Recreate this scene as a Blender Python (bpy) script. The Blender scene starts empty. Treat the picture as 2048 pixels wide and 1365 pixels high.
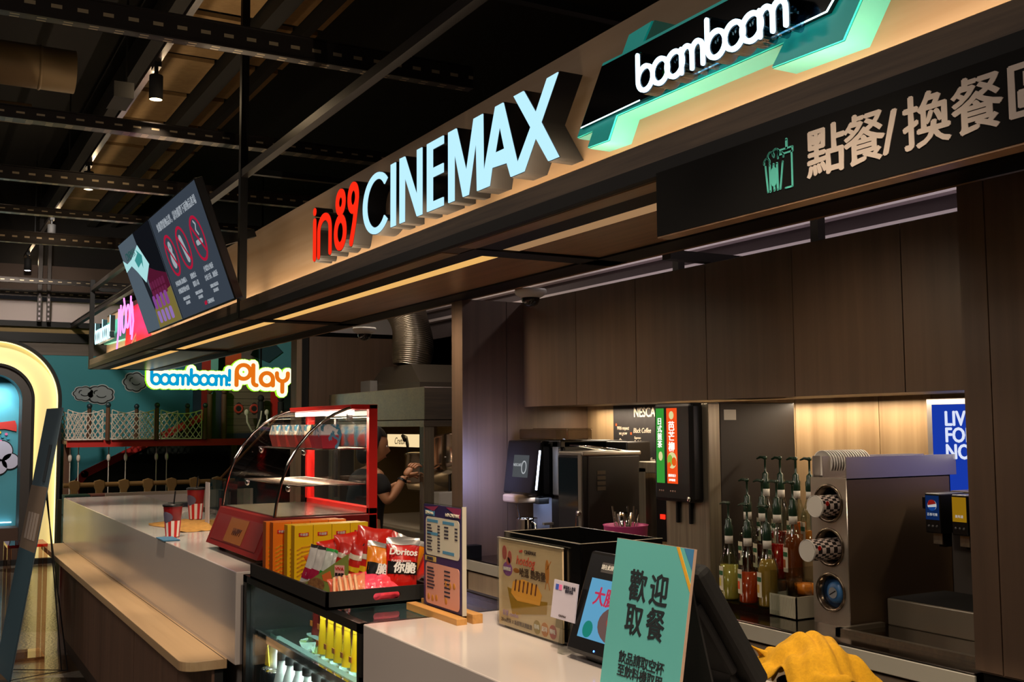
import bpy, bmesh, math, random
from mathutils import Vector, Matrix
PI = math.pi
R = math.radians
rnd = random.Random(7)
sc = bpy.context.scene
col = sc.collection

# ---------------------------------------------------------------- camera
cam_d = bpy.data.cameras.new('camera'); cam = bpy.data.objects.new('camera', cam_d); col.objects.link(cam)
yaw, pitch, roll = R(29.372), R(4.570), R(-0.374)
fw = Vector((math.sin(yaw)*math.cos(pitch), math.cos(yaw)*math.cos(pitch), math.sin(pitch)))
r0 = Vector((math.cos(yaw), -math.sin(yaw), 0)); u0 = r0.cross(fw)
rr = r0*math.cos(roll)+u0*math.sin(roll); uu = u0*math.cos(roll)-r0*math.sin(roll)
cam.matrix_world = Matrix((( rr.x, uu.x, -fw.x, 0), (rr.y, uu.y, -fw.y, 0), (rr.z, uu.z, -fw.z, 1.55), (0, 0, 0, 1)))
cam_d.sensor_width = 36.0; cam_d.lens = 2142.9/2048*36.0; cam_d.clip_start = .05; cam_d.clip_end = 100
sc.camera = cam

# ---------------------------------------------------------------- exposure and world
sc.view_settings.view_transform = 'Standard'; sc.view_settings.look = 'None'
sc.view_settings.exposure = 0.0; sc.view_settings.gamma = 1.0; sc.view_settings.use_curve_mapping = False
w = bpy.data.worlds.new('world'); sc.world = w; w.use_nodes = True
w.node_tree.nodes['Background'].inputs[0].default_value = (.8, .75, .8, 1)
w.node_tree.nodes['Background'].inputs[1].default_value = 0.012

def lamp(name, kind, loc, power, color, rot=None, size=(.1, .1), angle=60, blend=.4, radius=.03, target=None, spread=180):
    l = bpy.data.lights.new(name, kind); l.energy = power; l.color = color
    o = bpy.data.objects.new(name, l); col.objects.link(o); o.location = loc
    if kind == 'AREA':
        l.shape = 'RECTANGLE'; l.size, l.size_y = size; l.spread = R(spread)
    else: l.shadow_soft_size = radius
    if kind == 'SPOT': l.spot_size = R(angle); l.spot_blend = blend
    if target is not None:
        o.rotation_euler = (Vector(target)-Vector(loc)).to_track_quat('-Z', 'Y').to_euler()
    elif rot: o.rotation_euler = rot
    return o
WARM = (1, .77, .52); WARMW = (1, .80, .58); COOL = (.72, .86, 1)
# light strip hidden behind the canopy's front beam, washing the fascia board from below
lamp('fascia_wash', 'AREA', (1.79, 5.48, 2.262), 62, WARM, rot=(0, PI+R(12), 0), size=(.03, 13.6))
# strip under the wall cabinets
lamp('cabinet_strip_light', 'AREA', (3.12, 3.3, 1.638), 14, WARMW, rot=(0, 0, 0), size=(.04, 2.9))
# ceiling spots over the counter (the fixtures of the hall)
for k, (x, y, tx, ty, e, a) in enumerate([(.75, 6.6, .98, 7.0, 260, 34), (.75, 4.2, .98, 4.9, 290, 44), (.6, .9, 1.35, 1.9, 330, 46),
                                          (.6, 9.4, .8, 9.0, 160, 44), (1.2, 4.6, 1.35, 5.6, 90, 30), (.9, 1.4, 1.2, 3.2, 150, 40), (1.25, 2.2, 1.3, 2.2, 90, 34), (1.25, 7.2, 1.3, 7.0, 90, 34)]):
    lamp('ceiling_spot_light', 'SPOT', (x, y, 3.55), e, WARMW, angle=a, blend=.5, target=(tx, ty, .9), radius=.035)
# large soft fill lights added above the hall, beside and behind the photographer
for x, y, e in ((-2.2, 1.0, 60), (-2.4, 5.5, 55), (-2.2, 10.0, 50), (.4, -2.4, 55)):
    lamp('hall_fill_light', 'AREA', (x, y, 4.1), e, (1, .84, .72), rot=(0, 0, 0), size=(1.2, 1.2))
lamp('play_area_light', 'SPOT', (.9, 10.9, 3.7), 330, (1, .88, .76), angle=95, blend=.7, target=(2.6, 14.3, 1.5), radius=.12)
# kitchen lamps, then added fills for the popcorn bay and aisle
lamp('kitchen_lamp', 'AREA', (3.6, 3.0, 2.95), 16, (1, .86, .88), rot=(0, 0, 0), size=(.15, 5.5))
lamp('popcorn_machine_light', 'AREA', (3.35, 7.2, 1.58), 130, (1, .76, .48), rot=(0, 0, 0), size=(.25, 1.2))
lamp('popcorn_bay_fill', 'AREA', (2.75, 6.9, 2.9), 16, (1, .84, .68), rot=(0, 0, 0), size=(.4, .8))  # added fill to brighten the exhaust duct and hood top
for y, e in ((1.2, 7), (2.5, 15), (3.9, 13), (4.9, 20), (6.0, 10), (7.6, 14)):  # added spot fills brightening the aisle and the machines along it
    lamp('aisle_fill', 'SPOT', (2.1, y, 2.17), e, WARMW, angle=150, blend=.9, target=(2.5, y+.05, .9), radius=.04)

# ---------------------------------------------------------------- materials
def lin(c):
    if isinstance(c, str):
        c = [int(c[i:i+2], 16)/255 for i in (0, 2, 4)]
    return tuple((x/12.92 if x <= .04045 else ((x+.055)/1.055)**2.4) for x in c)
MATS = {}
def mat(name, color='808080', rough=.5, metal=0, emit=None, es=1.0, grain=None, scale=1.0, c2=None, bump=0, coat=0, noise=0, sharp=0, spec=.5, alpha=1, trans=0):
    if name in MATS: return MATS[name]
    m = bpy.data.materials.new(name); m.use_nodes = True; nt = m.node_tree; b = nt.nodes['Principled BSDF']
    c = lin(color); b.inputs['Base Color'].default_value = (*c, 1)
    b.inputs['Roughness'].default_value = rough; b.inputs['Metallic'].default_value = metal
    b.inputs['Specular IOR Level'].default_value = spec; b.inputs['Coat Weight'].default_value = coat
    b.inputs['Coat Roughness'].default_value = .08
    b.inputs['Transmission Weight'].default_value = trans; b.inputs['Alpha'].default_value = alpha
    if emit is not None:
        b.inputs['Emission Color'].default_value = (*lin(emit), 1); b.inputs['Emission Strength'].default_value = es
    if grain or noise:
        tc = nt.nodes.new('ShaderNodeTexCoord'); mp = nt.nodes.new('ShaderNodeMapping')
        nt.links.new(tc.outputs['Object'], mp.inputs['Vector'])
        sx = {'z': (26, 26, 1.1), 'y': (26, 1.1, 26), 'x': (1.1, 26, 26)}.get(grain, (18, 18, 18))
        mp.inputs['Scale'].default_value = tuple(v*scale for v in sx)
        n1 = nt.nodes.new('ShaderNodeTexNoise'); n1.inputs['Scale'].default_value = 1; n1.inputs['Detail'].default_value = 5; n1.inputs['Distortion'].default_value = .6
        nt.links.new(mp.outputs[0], n1.inputs['Vector'])
        n2 = nt.nodes.new('ShaderNodeTexNoise'); n2.inputs['Scale'].default_value = .13; n2.inputs['Detail'].default_value = 3
        nt.links.new(mp.outputs[0], n2.inputs['Vector'])
        mx = nt.nodes.new('ShaderNodeMath'); mx.operation = 'MULTIPLY_ADD'; mx.inputs[1].default_value = .6
        nt.links.new(n1.outputs['Fac'], mx.inputs[0])
        m2 = nt.nodes.new('ShaderNodeMath'); m2.operation = 'MULTIPLY'; m2.inputs[1].default_value = .4
        nt.links.new(n2.outputs['Fac'], m2.inputs[0]); nt.links.new(m2.outputs[0], mx.inputs[2])
        rp = nt.nodes.new('ShaderNodeValToRGB'); rp.color_ramp.elements[0].position = .44 if sharp else .34; rp.color_ramp.elements[1].position = .46 if sharp else .64
        cc = lin(c2) if c2 else tuple(x*.6 for x in c)
        rp.color_ramp.elements[0].color = (*cc, 1); rp.color_ramp.elements[1].color = (*c, 1)
        nt.links.new(mx.outputs[0], rp.inputs[0]); nt.links.new(rp.outputs[0], b.inputs['Base Color'])
        if bump:
            bp = nt.nodes.new('ShaderNodeBump'); bp.inputs['Strength'].default_value = bump; bp.inputs['Distance'].default_value = .002
            nt.links.new(mx.outputs[0], bp.inputs['Height']); nt.links.new(bp.outputs[0], b.inputs['Normal'])
    MATS[name] = m
    return m
def thin_glass(name, tint='ffffff', refl=1.0, rough=0.0):
    if name in MATS: return MATS[name]
    m = bpy.data.materials.new(name); m.use_nodes = True; nt = m.node_tree; nt.nodes.clear()
    o = nt.nodes.new('ShaderNodeOutputMaterial'); mx = nt.nodes.new('ShaderNodeMixShader')
    t = nt.nodes.new('ShaderNodeBsdfTransparent'); t.inputs[0].default_value = (*lin(tint), 1)
    g = nt.nodes.new('ShaderNodeBsdfGlossy'); g.inputs['Roughness'].default_value = rough
    lw = nt.nodes.new('ShaderNodeLayerWeight'); lw.inputs['Blend'].default_value = .5
    pw = nt.nodes.new('ShaderNodeMath'); pw.operation = 'POWER'; pw.inputs[1].default_value = 5.0
    mu = nt.nodes.new('ShaderNodeMath'); mu.operation = 'MULTIPLY_ADD'; mu.inputs[1].default_value = .6; mu.inputs[2].default_value = .035*refl; mu.use_clamp = True
    nt.links.new(lw.outputs['Facing'], pw.inputs[0]); nt.links.new(pw.outputs[0], mu.inputs[0]); nt.links.new(mu.outputs[0], mx.inputs[0])
    nt.links.new(t.outputs[0], mx.inputs[1]); nt.links.new(g.outputs[0], mx.inputs[2]); nt.links.new(mx.outputs[0], o.inputs[0])
    MATS[name] = m
    return m
def E(name, color, s): return mat(name, '000000', .5, emit=color, es=s, spec=0)
M_BLK = mat('black_steel', '070707', .5, spec=.25); M_BLK2 = mat('black_plastic', '0c0c0d', .35); M_BLKM = mat('black_matte', '100f0e', .8)
M_OAKF = mat('fascia_wood', 'a88e72', .55, grain='y', scale=.45, c2='8f7252', bump=.1)
M_BEAMW = mat('beam_wood', '6b5844', .5, grain='y', scale=2.2, c2='3c3027', bump=.3)
M_SOFF = mat('soffit_wood', 'b88e68', .3, grain='y', scale=1.0, c2='94704e', bump=.1)
M_WALLW = mat('wall_wood', '66503f', .5, grain='z', scale=1.0, c2='544234', bump=.1)
M_WALLL = mat('light_wall_wood', 'b89c74', .55, grain='z', scale=.6, c2='8f7350', bump=.1)
M_SHELFW = mat('shelf_wood', 'c4a47c', .38, grain='y', scale=.7, c2='b0906a', bump=.05)
M_BODYW = mat('body_wood', '6e5140', .55, grain='z', scale=1.0, c2='553c2e', bump=.1)
M_WHITE = mat('white_solid_surface', 'c4bab4', .16, spec=.5, coat=.3)
M_STEEL = mat('brushed_steel', 'a89c88', .30, metal=.82, grain='y', scale=3, c2='8a857c')
M_STEELV = mat('brushed_steel_vertical', 'b0a690', .32, metal=.75, grain='z', scale=3, c2='8a8376')
M_CHROME = mat('chrome', 'd0ccc6', .08, metal=1)
M_GALV = mat('galvanised', '8a8478', .4, metal=1)
M_GLASS = thin_glass('clear_glass'); M_ACRY = thin_glass('clear_acrylic', 'eef0ee', 1.6); M_TGLASS = thin_glass('smoked_plastic', 'c4bcae', 1.2)
M_WHITEP = mat('white_plastic', 'd8d4cc', .4); M_PAPERW = mat('white_paper', 'd6d2c8', .7)
M_RED = mat('red_enamel', 'c81a14', .35); M_REDD = mat('dark_red_enamel', '6a0f0e', .55, spec=.2)
M_GREY = mat('grey_plastic', '6c6a68', .5)

# ---------------------------------------------------------------- mesh builder
class MB:
    def __init__(s): s.v = []; s.f = []; s.sm = []; s.mi = []; s.cur = 0
    def add(s, vs, fs, smooth=False, mi=None):
        o = len(s.v); s.v += [tuple(p) for p in vs]
        for f in fs: s.f.append([i+o for i in f]); s.sm.append(smooth); s.mi.append(s.cur if mi is None else mi)
        return s
    def box(s, x0, x1, y0, y1, z0, z1, mi=None):
        v = [(x, y, z) for z in (z0, z1) for y in (y0, y1) for x in (x0, x1)]
        return s.add(v, [(0, 2, 3, 1), (4, 5, 7, 6), (0, 1, 5, 4), (2, 6, 7, 3), (0, 4, 6, 2), (1, 3, 7, 5)], mi=mi)
    def prism(s, pts, a, b, ax='y', mi=None):
        n = len(pts)
        def P(p, t): return {'y': (p[0], t, p[1]), 'x': (t, p[0], p[1]), 'z': (p[0], p[1], t)}[ax]
        ar = sum(pts[i][0]*pts[(i+1) % n][1]-pts[(i+1) % n][0]*pts[i][1] for i in range(n))
        if (ar < 0) ^ (ax == 'y'): pts = pts[::-1]
        if a > b: a, b = b, a
        v = [P(p, a) for p in pts]+[P(p, b) for p in pts]
        f = [list(range(n))[::-1], list(range(n, 2*n))]+[[i, (i+1) % n, (i+1) % n+n, i+n] for i in range(n)]
        return s.add(v, f, mi=mi)
    def cyl(s, p0, p1, r0, r1=None, n=16, caps=True, smooth=True, mi=None):
        r1 = r0 if r1 is None else r1
        p0 = Vector(p0); p1 = Vector(p1); d = (p1-p0).normalized(); a = d.orthogonal().normalized(); b = d.cross(a)
        v = []
        for p, r in ((p0, r0), (p1, r1)):
            for k in range(n): t = 2*PI*k/n; v.append(p+(a*math.cos(t)+b*math.sin(t))*r)
        s.add(v, [[k, (k+1) % n, (k+1) % n+n, k+n] for k in range(n)], smooth, mi)
        if caps:
            s.add(v[:n], [list(range(n))[::-1]], False, mi); s.add(v[n:], [list(range(n))], False, mi)
        return s
    def tube(s, pts, r, n=8, caps=True, closed=False, mi=None, rs=None):
        pts = [Vector(p) for p in pts]; m = len(pts); v = []; prev = None
        for i, p in enumerate(pts):
            if closed: d = (pts[(i+1) % m]-pts[i-1])
            else: d = (pts[min(i+1, m-1)]-pts[max(i-1, 0)])
            d.normalize()
            a = d.orthogonal().normalized() if prev is None else (prev-d*prev.dot(d)).normalized()
            prev = a; b = d.cross(a); q = rs[i] if rs else r
            for k in range(n): t = 2*PI*k/n; v.append(p+(a*math.cos(t)+b*math.sin(t))*q)
        f = []
        for i in range(m if closed else m-1):
            j = (i+1) % m
            for k in range(n): f.append([i*n+k, i*n+(k+1) % n, j*n+(k+1) % n, j*n+k])
        s.add(v, f, True, mi)
        if caps and not closed: s.add(v[:n], [list(range(n))[::-1]], False, mi); s.add(v[-n:], [list(range(n))], False, mi)
        return s
    def lathe(s, prof, c=(0, 0, 0), n=20, mi=None, ax='z'):
        v = []
        for r, z in prof:
            for k in range(n):
                t = 2*PI*k/n; q = (r*math.cos(t), r*math.sin(t), z)
                if ax == 'y': q = (q[0], q[2], q[1])
                if ax == 'x': q = (q[2], q[0], q[1])
                v.append((q[0]+c[0], q[1]+c[1], q[2]+c[2]))
        f = [[i*n+k, i*n+(k+1) % n, (i+1)*n+(k+1) % n, (i+1)*n+k] for i in range(len(prof)-1) for k in range(n)]
        return s.add(v, f, True, mi)
    def ell(s, c, r, n=16, m=10, mi=None):
        v = []
        for i in range(m+1):
            a = -PI/2+PI*i/m
            for k in range(n): t = 2*PI*k/n; v.append((c[0]+r[0]*math.cos(a)*math.cos(t), c[1]+r[1]*math.cos(a)*math.sin(t), c[2]+r[2]*math.sin(a)))
        return s.add(v, [[i*n+k, i*n+(k+1) % n, (i+1)*n+(k+1) % n, (i+1)*n+k] for i in range(m) for k in range(n)], True, mi)
    def grid(s, nx, ny, fn, mi=None, smooth=True):
        v = [fn(i/nx, j/ny) for j in range(ny+1) for i in range(nx+1)]
        return s.add(v, [[j*(nx+1)+i, j*(nx+1)+i+1, (j+1)*(nx+1)+i+1, (j+1)*(nx+1)+i] for j in range(ny) for i in range(nx)], smooth, mi)
    def build(s, name, m, parent=None, bevel=0, loc=None, rot=None, solid=0, label=None, sub=0):
        me = bpy.data.meshes.new(name); me.from_pydata(s.v, [], s.f); ms = m if isinstance(m, (list, tuple)) else [m]
        for q in ms: me.materials.append(q)
        me.polygons.foreach_set('use_smooth', s.sm); me.polygons.foreach_set('material_index', s.mi); me.update()
        o = bpy.data.objects.new(name, me); col.objects.link(o)
        if parent: o.parent = parent
        if loc: o.location = loc
        if rot: o.rotation_euler = rot
        if solid: md = o.modifiers.new('solid', 'SOLIDIFY'); md.thickness = solid; md.offset = 0
        if sub: md = o.modifiers.new('sub', 'SUBSURF'); md.levels = sub; md.render_levels = sub
        if bevel:
            md = o.modifiers.new('bevel', 'BEVEL'); md.width = bevel; md.segments = 2; md.limit_method = 'ANGLE'; md.angle_limit = R(40)
        if label: o['label'] = label
        return o
def box(name, m, d, parent=None, bevel=0, **k): return MB().box(*d).build(name, m, parent, bevel, **k)
def thing(name, label, cat, loc=(0, 0, 0), rz=0, group=None, rot=None):
    o = bpy.data.objects.new(name, None); col.objects.link(o); o.empty_display_size = .05
    o.location = loc; o.rotation_euler = rot if rot else (0, 0, rz); o['label'] = label; o['category'] = cat
    if group: o['group'] = group
    return o
def tag(o, label, cat, group=None):
    o['label'] = label; o['category'] = cat
    if group: o['group'] = group
    return o
def struct(o): o['kind'] = 'structure'; return o
def dup(root, loc=None, rz=None, label=None):
    r = root.copy(); col.objects.link(r)
    if loc is not None: r.location = loc
    if rz is not None: r.rotation_euler = (0, 0, rz)
    if label: r['label'] = label
    for ch in list(root.children):
        c = ch.copy(); col.objects.link(c); c.parent = r
        for g in ch.children:
            d = g.copy(); col.objects.link(d); d.parent = c
    return r
FACE = -PI/2     # a thing whose local front (-y) looks towards -X
_dg = None
def text(body, size, m, parent, loc=(0, 0, 0), align='CENTER', bold=0.0, th=.0015, name='lettering', rot=None, sx=1.0, shear=0, space=1.0, line=1.0):
    cu = bpy.data.curves.new('t', 'FONT'); cu.body = body; cu.size = size; cu.align_x = align; cu.align_y = 'CENTER'
    cu.extrude = th/2; cu.resolution_u = 3; cu.shear = shear; cu.space_character = space; cu.space_line = line
    o = bpy.data.objects.new('t', cu); col.objects.link(o)
    dg = bpy.context.evaluated_depsgraph_get(); dg.update()
    me = bpy.data.meshes.new_from_object(o.evaluated_get(dg)); bpy.data.objects.remove(o); bpy.data.curves.remove(cu)
    if bold:   # a heavier stroke: the same outline laid down several times, slightly shifted
        bm = bmesh.new(); d = bold*size*.8
        for k, (ax_, ay_) in enumerate(((0, 0), (d, 0), (-d, 0), (0, d*.7), (0, -d*.7))):
            me.transform(Matrix.Translation((ax_, ay_, k*1e-5))); bm.from_mesh(me); me.transform(Matrix.Translation((-ax_, -ay_, -k*1e-5)))
        bm.to_mesh(me); bm.free()
    me.transform(Matrix.Diagonal((sx, 1, 1, 1))); me.transform(Matrix.Rotation(PI/2, 4, 'X')); me.materials.clear(); me.materials.append(m)
    for p in me.polygons: p.material_index = 0
    ob = bpy.data.objects.new(name, me); col.objects.link(ob); ob.parent = parent; ob.location = loc
    if rot: ob.rotation_euler = rot
    return ob
def ribbon(mb, pts, wd, y0, y1, mi=None, n=10, closed=False):
    """flat stroke with round ends in the xz plane"""
    k = len(pts)
    for i in range(k if closed else k-1):
        a = Vector(pts[i]); b = Vector(pts[(i+1) % k]); d = b-a
        if d.length < 1e-6: continue
        d.normalize(); q = Vector((-d.y, d.x))*wd/2
        mb.prism([tuple(a+q), tuple(b+q), tuple(b-q), tuple(a-q)], y0, y1, 'y', mi)
    for i, p in enumerate(pts):
        if closed or i in (0, k-1) or k < 40:
            mb.prism([(p[0]+wd/2*math.cos(2*PI*j/n), p[1]+wd/2*math.sin(2*PI*j/n)) for j in range(n)], y0, y1, 'y', mi)
def arc(cx, cz, rx, rz_, a0, a1, n=14): return [(cx+rx*math.cos(R(a0+(a1-a0)*i/n)), cz+rz_*math.sin(R(a0+(a1-a0)*i/n))) for i in range(n+1)]
def rounded(w_, h_, r, n=5, cx=0, cz=0):
    p = []
    for sx, sz, a in ((1, 1, 0), (-1, 1, 90), (-1, -1, 180), (1, -1, 270)):
        for i in range(n+1):
            t = R(a+90*i/n); p.append((cx+sx*(w_/2-r)+r*math.cos(t), cz+sz*(h_/2-r)+r*math.sin(t)))
    return p
def S(mb, name, m, **k): return struct(mb.build(name, m, **k))
# ================================================================ room shell
def floor_mat():
    m = mat('hall_floor_tile', '3a3028', .22, noise=1); nt = m.node_tree; b = nt.nodes['Principled BSDF']
    tc = nt.nodes.new('ShaderNodeTexCoord'); v = nt.nodes.new('ShaderNodeTexVoronoi'); v.inputs['Scale'].default_value = 1.6
    nt.links.new(tc.outputs['Object'], v.inputs['Vector'])
    rp = nt.nodes.new('ShaderNodeValToRGB'); rp.color_ramp.interpolation = 'CONSTANT'
    for i, (p, c) in enumerate([(0, '2e241c'), (.3, '6b6258'), (.55, '4a3620'), (.78, '7a7268')]):
        e = rp.color_ramp.elements[i] if i < 2 else rp.color_ramp.elements.new(p)
        e.position = p; e.color = (*lin(c), 1)
    nt.links.new(v.outputs['Color'], rp.inputs[0]); nt.links.new(rp.outputs[0], b.inputs['Base Color'])
    n = nt.nodes.new('ShaderNodeTexNoise'); n.inputs['Scale'].default_value = 45; nt.links.new(tc.outputs['Object'], n.inputs['Vector'])
    bp = nt.nodes.new('ShaderNodeBump'); bp.inputs['Strength'].default_value = .35; bp.inputs['Distance'].default_value = .004
    nt.links.new(n.outputs['Fac'], bp.inputs['Height']); nt.links.new(bp.outputs[0], b.inputs['Normal'])
    return m
S(MB().box(-6, 7, -4, 15.2, -.1, 0), 'floor', floor_mat())
M_CEIL = mat('dark_ceiling_paint', '161310', .9)
S(MB().box(-6, 7, -4, 15.2, 4.7, 4.8), 'ceiling', M_CEIL)
M_TAN = mat('unpainted_ceiling_board', '9a7c50', .85, noise=1, c2='8a6c44')
cb = MB()
for x0, x1 in ((1.48, 1.93), (2.08, 2.24), (2.32, 2.42)):
    y = 5.2
    while y < 14.6:
        cb.box(x0, x1, y, y+.82, 4.30, 4.33); y += .93
S(cb, 'ceiling_panel', M_TAN)
# purlins that the boards lie on, parallel to the counter
S(MB().box(1.95, 2.06, 4, 14.8, 4.2, 4.34).box(2.25, 2.31, 4, 14.8, 4.22, 4.32), 'ceiling_beam', M_CEIL)
S(MB().box(1.36, 1.46, 4, 14.8, 4.2, 4.4), 'ceiling_beam', M_CEIL)
M_TEALW = mat('teal_wall_paint', '2f7f8a', .7)
S(MB().box(-6, 7, 14.8, 14.9, 0, 2.66), 'wall_back', M_TEALW)
S(MB().box(-6, 7, 14.79, 14.9, 2.5, 2.66), 'trim_1', mat('grey_wood_trim', '6a5f56', .7, grain='x', scale=.7))
S(MB().box(-6, 7, 14.75, 14.9, 2.66, 2.78), 'trim_2', M_BLK)
S(MB().box(-6, 7, 14.78, 14.9, 2.78, 2.85), 'trim_3', mat('tan_trim', '8a744c', .8))
S(MB().box(-6, 7, 14.7, 14.9, 2.85, 2.92), 'trim_4', M_BLK)
S(MB().box(-6, 7, 14.85, 14.95, 2.92, 3.2), 'wall_back_upper', mat('offwhite_board', 'cfc0bc', .8))
S(MB().box(-6, 7, 14.6, 14.95, 3.3, 3.62), 'trim_5', mat('brown_board', '4a3a30', .8))
S(MB().box(-6, 7, 14.9, 15, 3.6, 4.7), 'wall_back_top', M_CEIL)
M_DARKW = mat('dark_hall_wall', '2a2624', .8)
S(MB().box(-6.1, -6, -4, 15.2, 0, 4.8), 'wall_left', M_DARKW)
S(MB().box(-6, 7, -4.1, -4, 0, 4.8), 'wall_front', M_DARKW)
S(MB().box(7, 7.1, -4, 15.2, 0, 4.8), 'wall_right', M_DARKW)
# rear wall of the bar: light laminate between counter and cabinets, boards of .62 m
def boards(x, ys, z0, z1, th=.012, gap=.004):
    mb = MB()
    for a, b in zip(ys[:-1], ys[1:]): mb.box(x, x+th, a+gap/2, b-gap/2, z0, z1)
    return mb
S(MB().box(3.212, 3.30, 1.2, 4.86, 0, 2.3), 'wall_right_kitchen', M_BLKM)
S(boards(3.2, [1.2, 1.85, 2.2, 2.62, 2.86, 3.30, 3.75, 4.19, 4.6, 4.86], .9, 1.72), 'wall_right_panelling', M_WALLL)
# short return wall at the end of the back counter
S(MB().box(2.45, 3.9, 4.865, 4.98, 0, 2.20), 'wall_partition', M_WALLW)
S(MB().box(2.444, 2.45, 4.858, 4.98, 0, 2.2).box(2.45, 2.70, 4.858, 4.865, 0, 2.2).box(2.704, 3.2, 4.858, 4.865, 0, 2.2), 'wall_partition_panelling', M_WALLW)
S(MB().box(2.44, 2.52, 4.8, 4.858, .9, .96), 'trim_6', M_BLK)
# wall pier on the near side of the bar
pb = MB(); pb.box(2.455, 3.3, -1.5, 1.895, .905, 2.19)
S(pb, 'wall_pier', M_WALLW)
S(boards(2.45, [-1.5, -.6, .2, .9, 1.4, 1.816, 1.9], .91, 2.19, .006), 'wall_pier_panelling', M_WALLW)
S(MB().box(2.47, 3.3, -1.5, 1.89, 0, .905), 'wall_pier_plinth', M_BLK)
# pale kitchen ceiling bulkhead behind the wall cabinets
M_PALE = mat('pale_pink_board', 'b8aab0', .75)
S(MB().box(3.9, 4.0, -1, 8.6, 0, 2.66), 'wall_kitchen', mat('kitchen_grey_wall', '5a5154', .8))
S(MB().box(3.4, 4.6, -1, 8.6, 3.0, 3.05), 'ceiling_kitchen', M_PALE)
S(MB().box(3.84, 3.9, -1, 8.6, 2.54, 2.562).box(3.84, 3.9, -1, 8.6, 2.44, 2.462), 'trim_7', mat('white_trim_board', 'd8ccd0', .6))
# wall behind the popcorn machine
S(MB().box(2.90, 4.4, 8.6, 8.7, 0, 2.315), 'wall_popcorn', M_WALLW)
S(MB().box(2.776, 2.82, 8.55, 8.7, 0, 2.6), 'trim_8', mat('jamb_wood', '8a745c', .5, grain='z'))
S(MB().box(2.82, 2.90, 8.62, 8.7, 0, 2.6), 'trim_9', M_BLKM)
S(MB().box(3.9, 3.95, 4.98, 8.6, 0, 2.3), 'wall_popcorn_side', M_WALLW)

# ================================================================ overhead steel
M_CHAN = mat('channel_steel', '2a2522', .38, metal=.6); M_SLOT = mat('slot_show_through', '8a7c68', .4, metal=.5)  # slot colour stands in for light showing through
def slot_mat(h):
    nm = 'slotted_steel_%d' % int(h*1000)
    if nm in MATS: return MATS[nm]
    m = mat(nm, '2a2522', .38, metal=.6); nt = m.node_tree; b = nt.nodes['Principled BSDF']; tc = nt.nodes.new('ShaderNodeTexCoord'); sp = nt.nodes.new('ShaderNodeSeparateXYZ'); nt.links.new(tc.outputs['Object'], sp.inputs[0])
    def M(op, a, bb, c=None):
        n = nt.nodes.new('ShaderNodeMath'); n.operation = op
        for i, v in enumerate((a, bb, c)):
            if v is None: continue
            if isinstance(v, (int, float)): n.inputs[i].default_value = v
            else: nt.links.new(v, n.inputs[i])
        return n.outputs[0]
    fx = M('LESS_THAN', M('FRACT', M('MULTIPLY', sp.outputs[0], 9.5), 0), .42)
    fx2 = M('LESS_THAN', M('FRACT', M('MULTIPLY_ADD', sp.outputs[0], 9.5, .5), 0), .36)
    a1 = M('COMPARE', sp.outputs[2], h*.5, h*.075); a2 = M('COMPARE', sp.outputs[2], .0, .002); a2 = M('MULTIPLY', a2, M('COMPARE', M('FRACT', M('MULTIPLY', sp.outputs[1], 32), 0), .5, .2))
    k = M('MAXIMUM', M('MULTIPLY', fx, a1), M('MULTIPLY', fx2, a2))
    mx = nt.nodes.new('ShaderNodeMix'); mx.data_type = 'RGBA'; nt.links.new(k, mx.inputs['Factor']); mx.inputs['A'].default_value = (*lin('2a2522'), 1); mx.inputs['B'].default_value = (*lin('a8987c'), 1)  # pale slots painted where light would show through the holes
    nt.links.new(mx.outputs['Result'], b.inputs['Base Color'])
    return m
def channel_x(y, x0, x1, z, h, wd, label, slots=True):
    t = thing('steel_channel', label, 'channel', (x0, y, z))
    L = x1-x0
    mb = MB().box(0, L, 0, .004, 0, h).box(0, L, 0, wd, 0, .004).box(0, L, wd-.004, wd, 0, h).box(0, L, -.012, .004, h-.006, h).box(0, L, -.008, .0, 0, .01)
    mb.build('web', slot_mat(h), t)
    return t
G = 'slotted steel channels hung below the dark ceiling'
channel_x(4.835, -3, 2.5, 3.3, .115, .06, 'large slotted black steel channel crossing top left, nearest of all', True)['group'] = G
channel_x(6.52, -3, 3.0, 3.3, .075, .09, 'slotted steel channel crossing just below the nearest ceiling spotlight', True)['group'] = G
channel_x(8.15, -3, 3.0, 3.3, .10, .06, 'slotted steel channel crossing above the hanging screens', True)['group'] = G
channel_x(9.4, -3, 3.0, 3.3, .06, .08, 'thin steel channel crossing behind the top of the left screen', True)['group'] = G
channel_x(10.9, -3, 3.0, 3.3, .11, .06, 'slotted steel channel reaching the upper corner of the left screen', True)['group'] = G
channel_x(13.9, -3, 3.0, 3.3, .06, .06, 'farthest slotted steel channel by the brown bulkhead', True)['group'] = G
channel_x(14.55, -3, 3.0, 3.22, .075, .06, 'perforated channel directly above the white bulkhead strip', True)['group'] = G
t = thing('steel_channel', 'steel channel running parallel to the counter behind the far post of the canopy frame', 'channel', (1.78, 8.2, 2.85))
MB().box(0, .05, 0, 6.6, 0, .055).box(-.01, 0, 0, 6.6, .045, .055).build('web', M_CHAN, t)
t = thing('steel_channel', 'slotted hanger channel dropping from the ceiling before the white bulkhead strip', 'channel', (1.36, 14.5, 2.9))
MB().box(0, .05, 0, .05, 0, 1.8).build('web', M_CHAN, t)
MB().box(.11, .15, 0, .05, 0, 1.8).build('web', M_CHAN, t)
m_ = MB()
for k in range(6): m_.box(.015, .035, -.002, 0, .02+.06*k, .05+.06*k); m_.box(.12, .14, -.002, 0, .02+.06*k, .05+.06*k)
m_.build('slot_light', M_PALE, t)  # pale patches stand in for light seen through the slots
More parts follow.
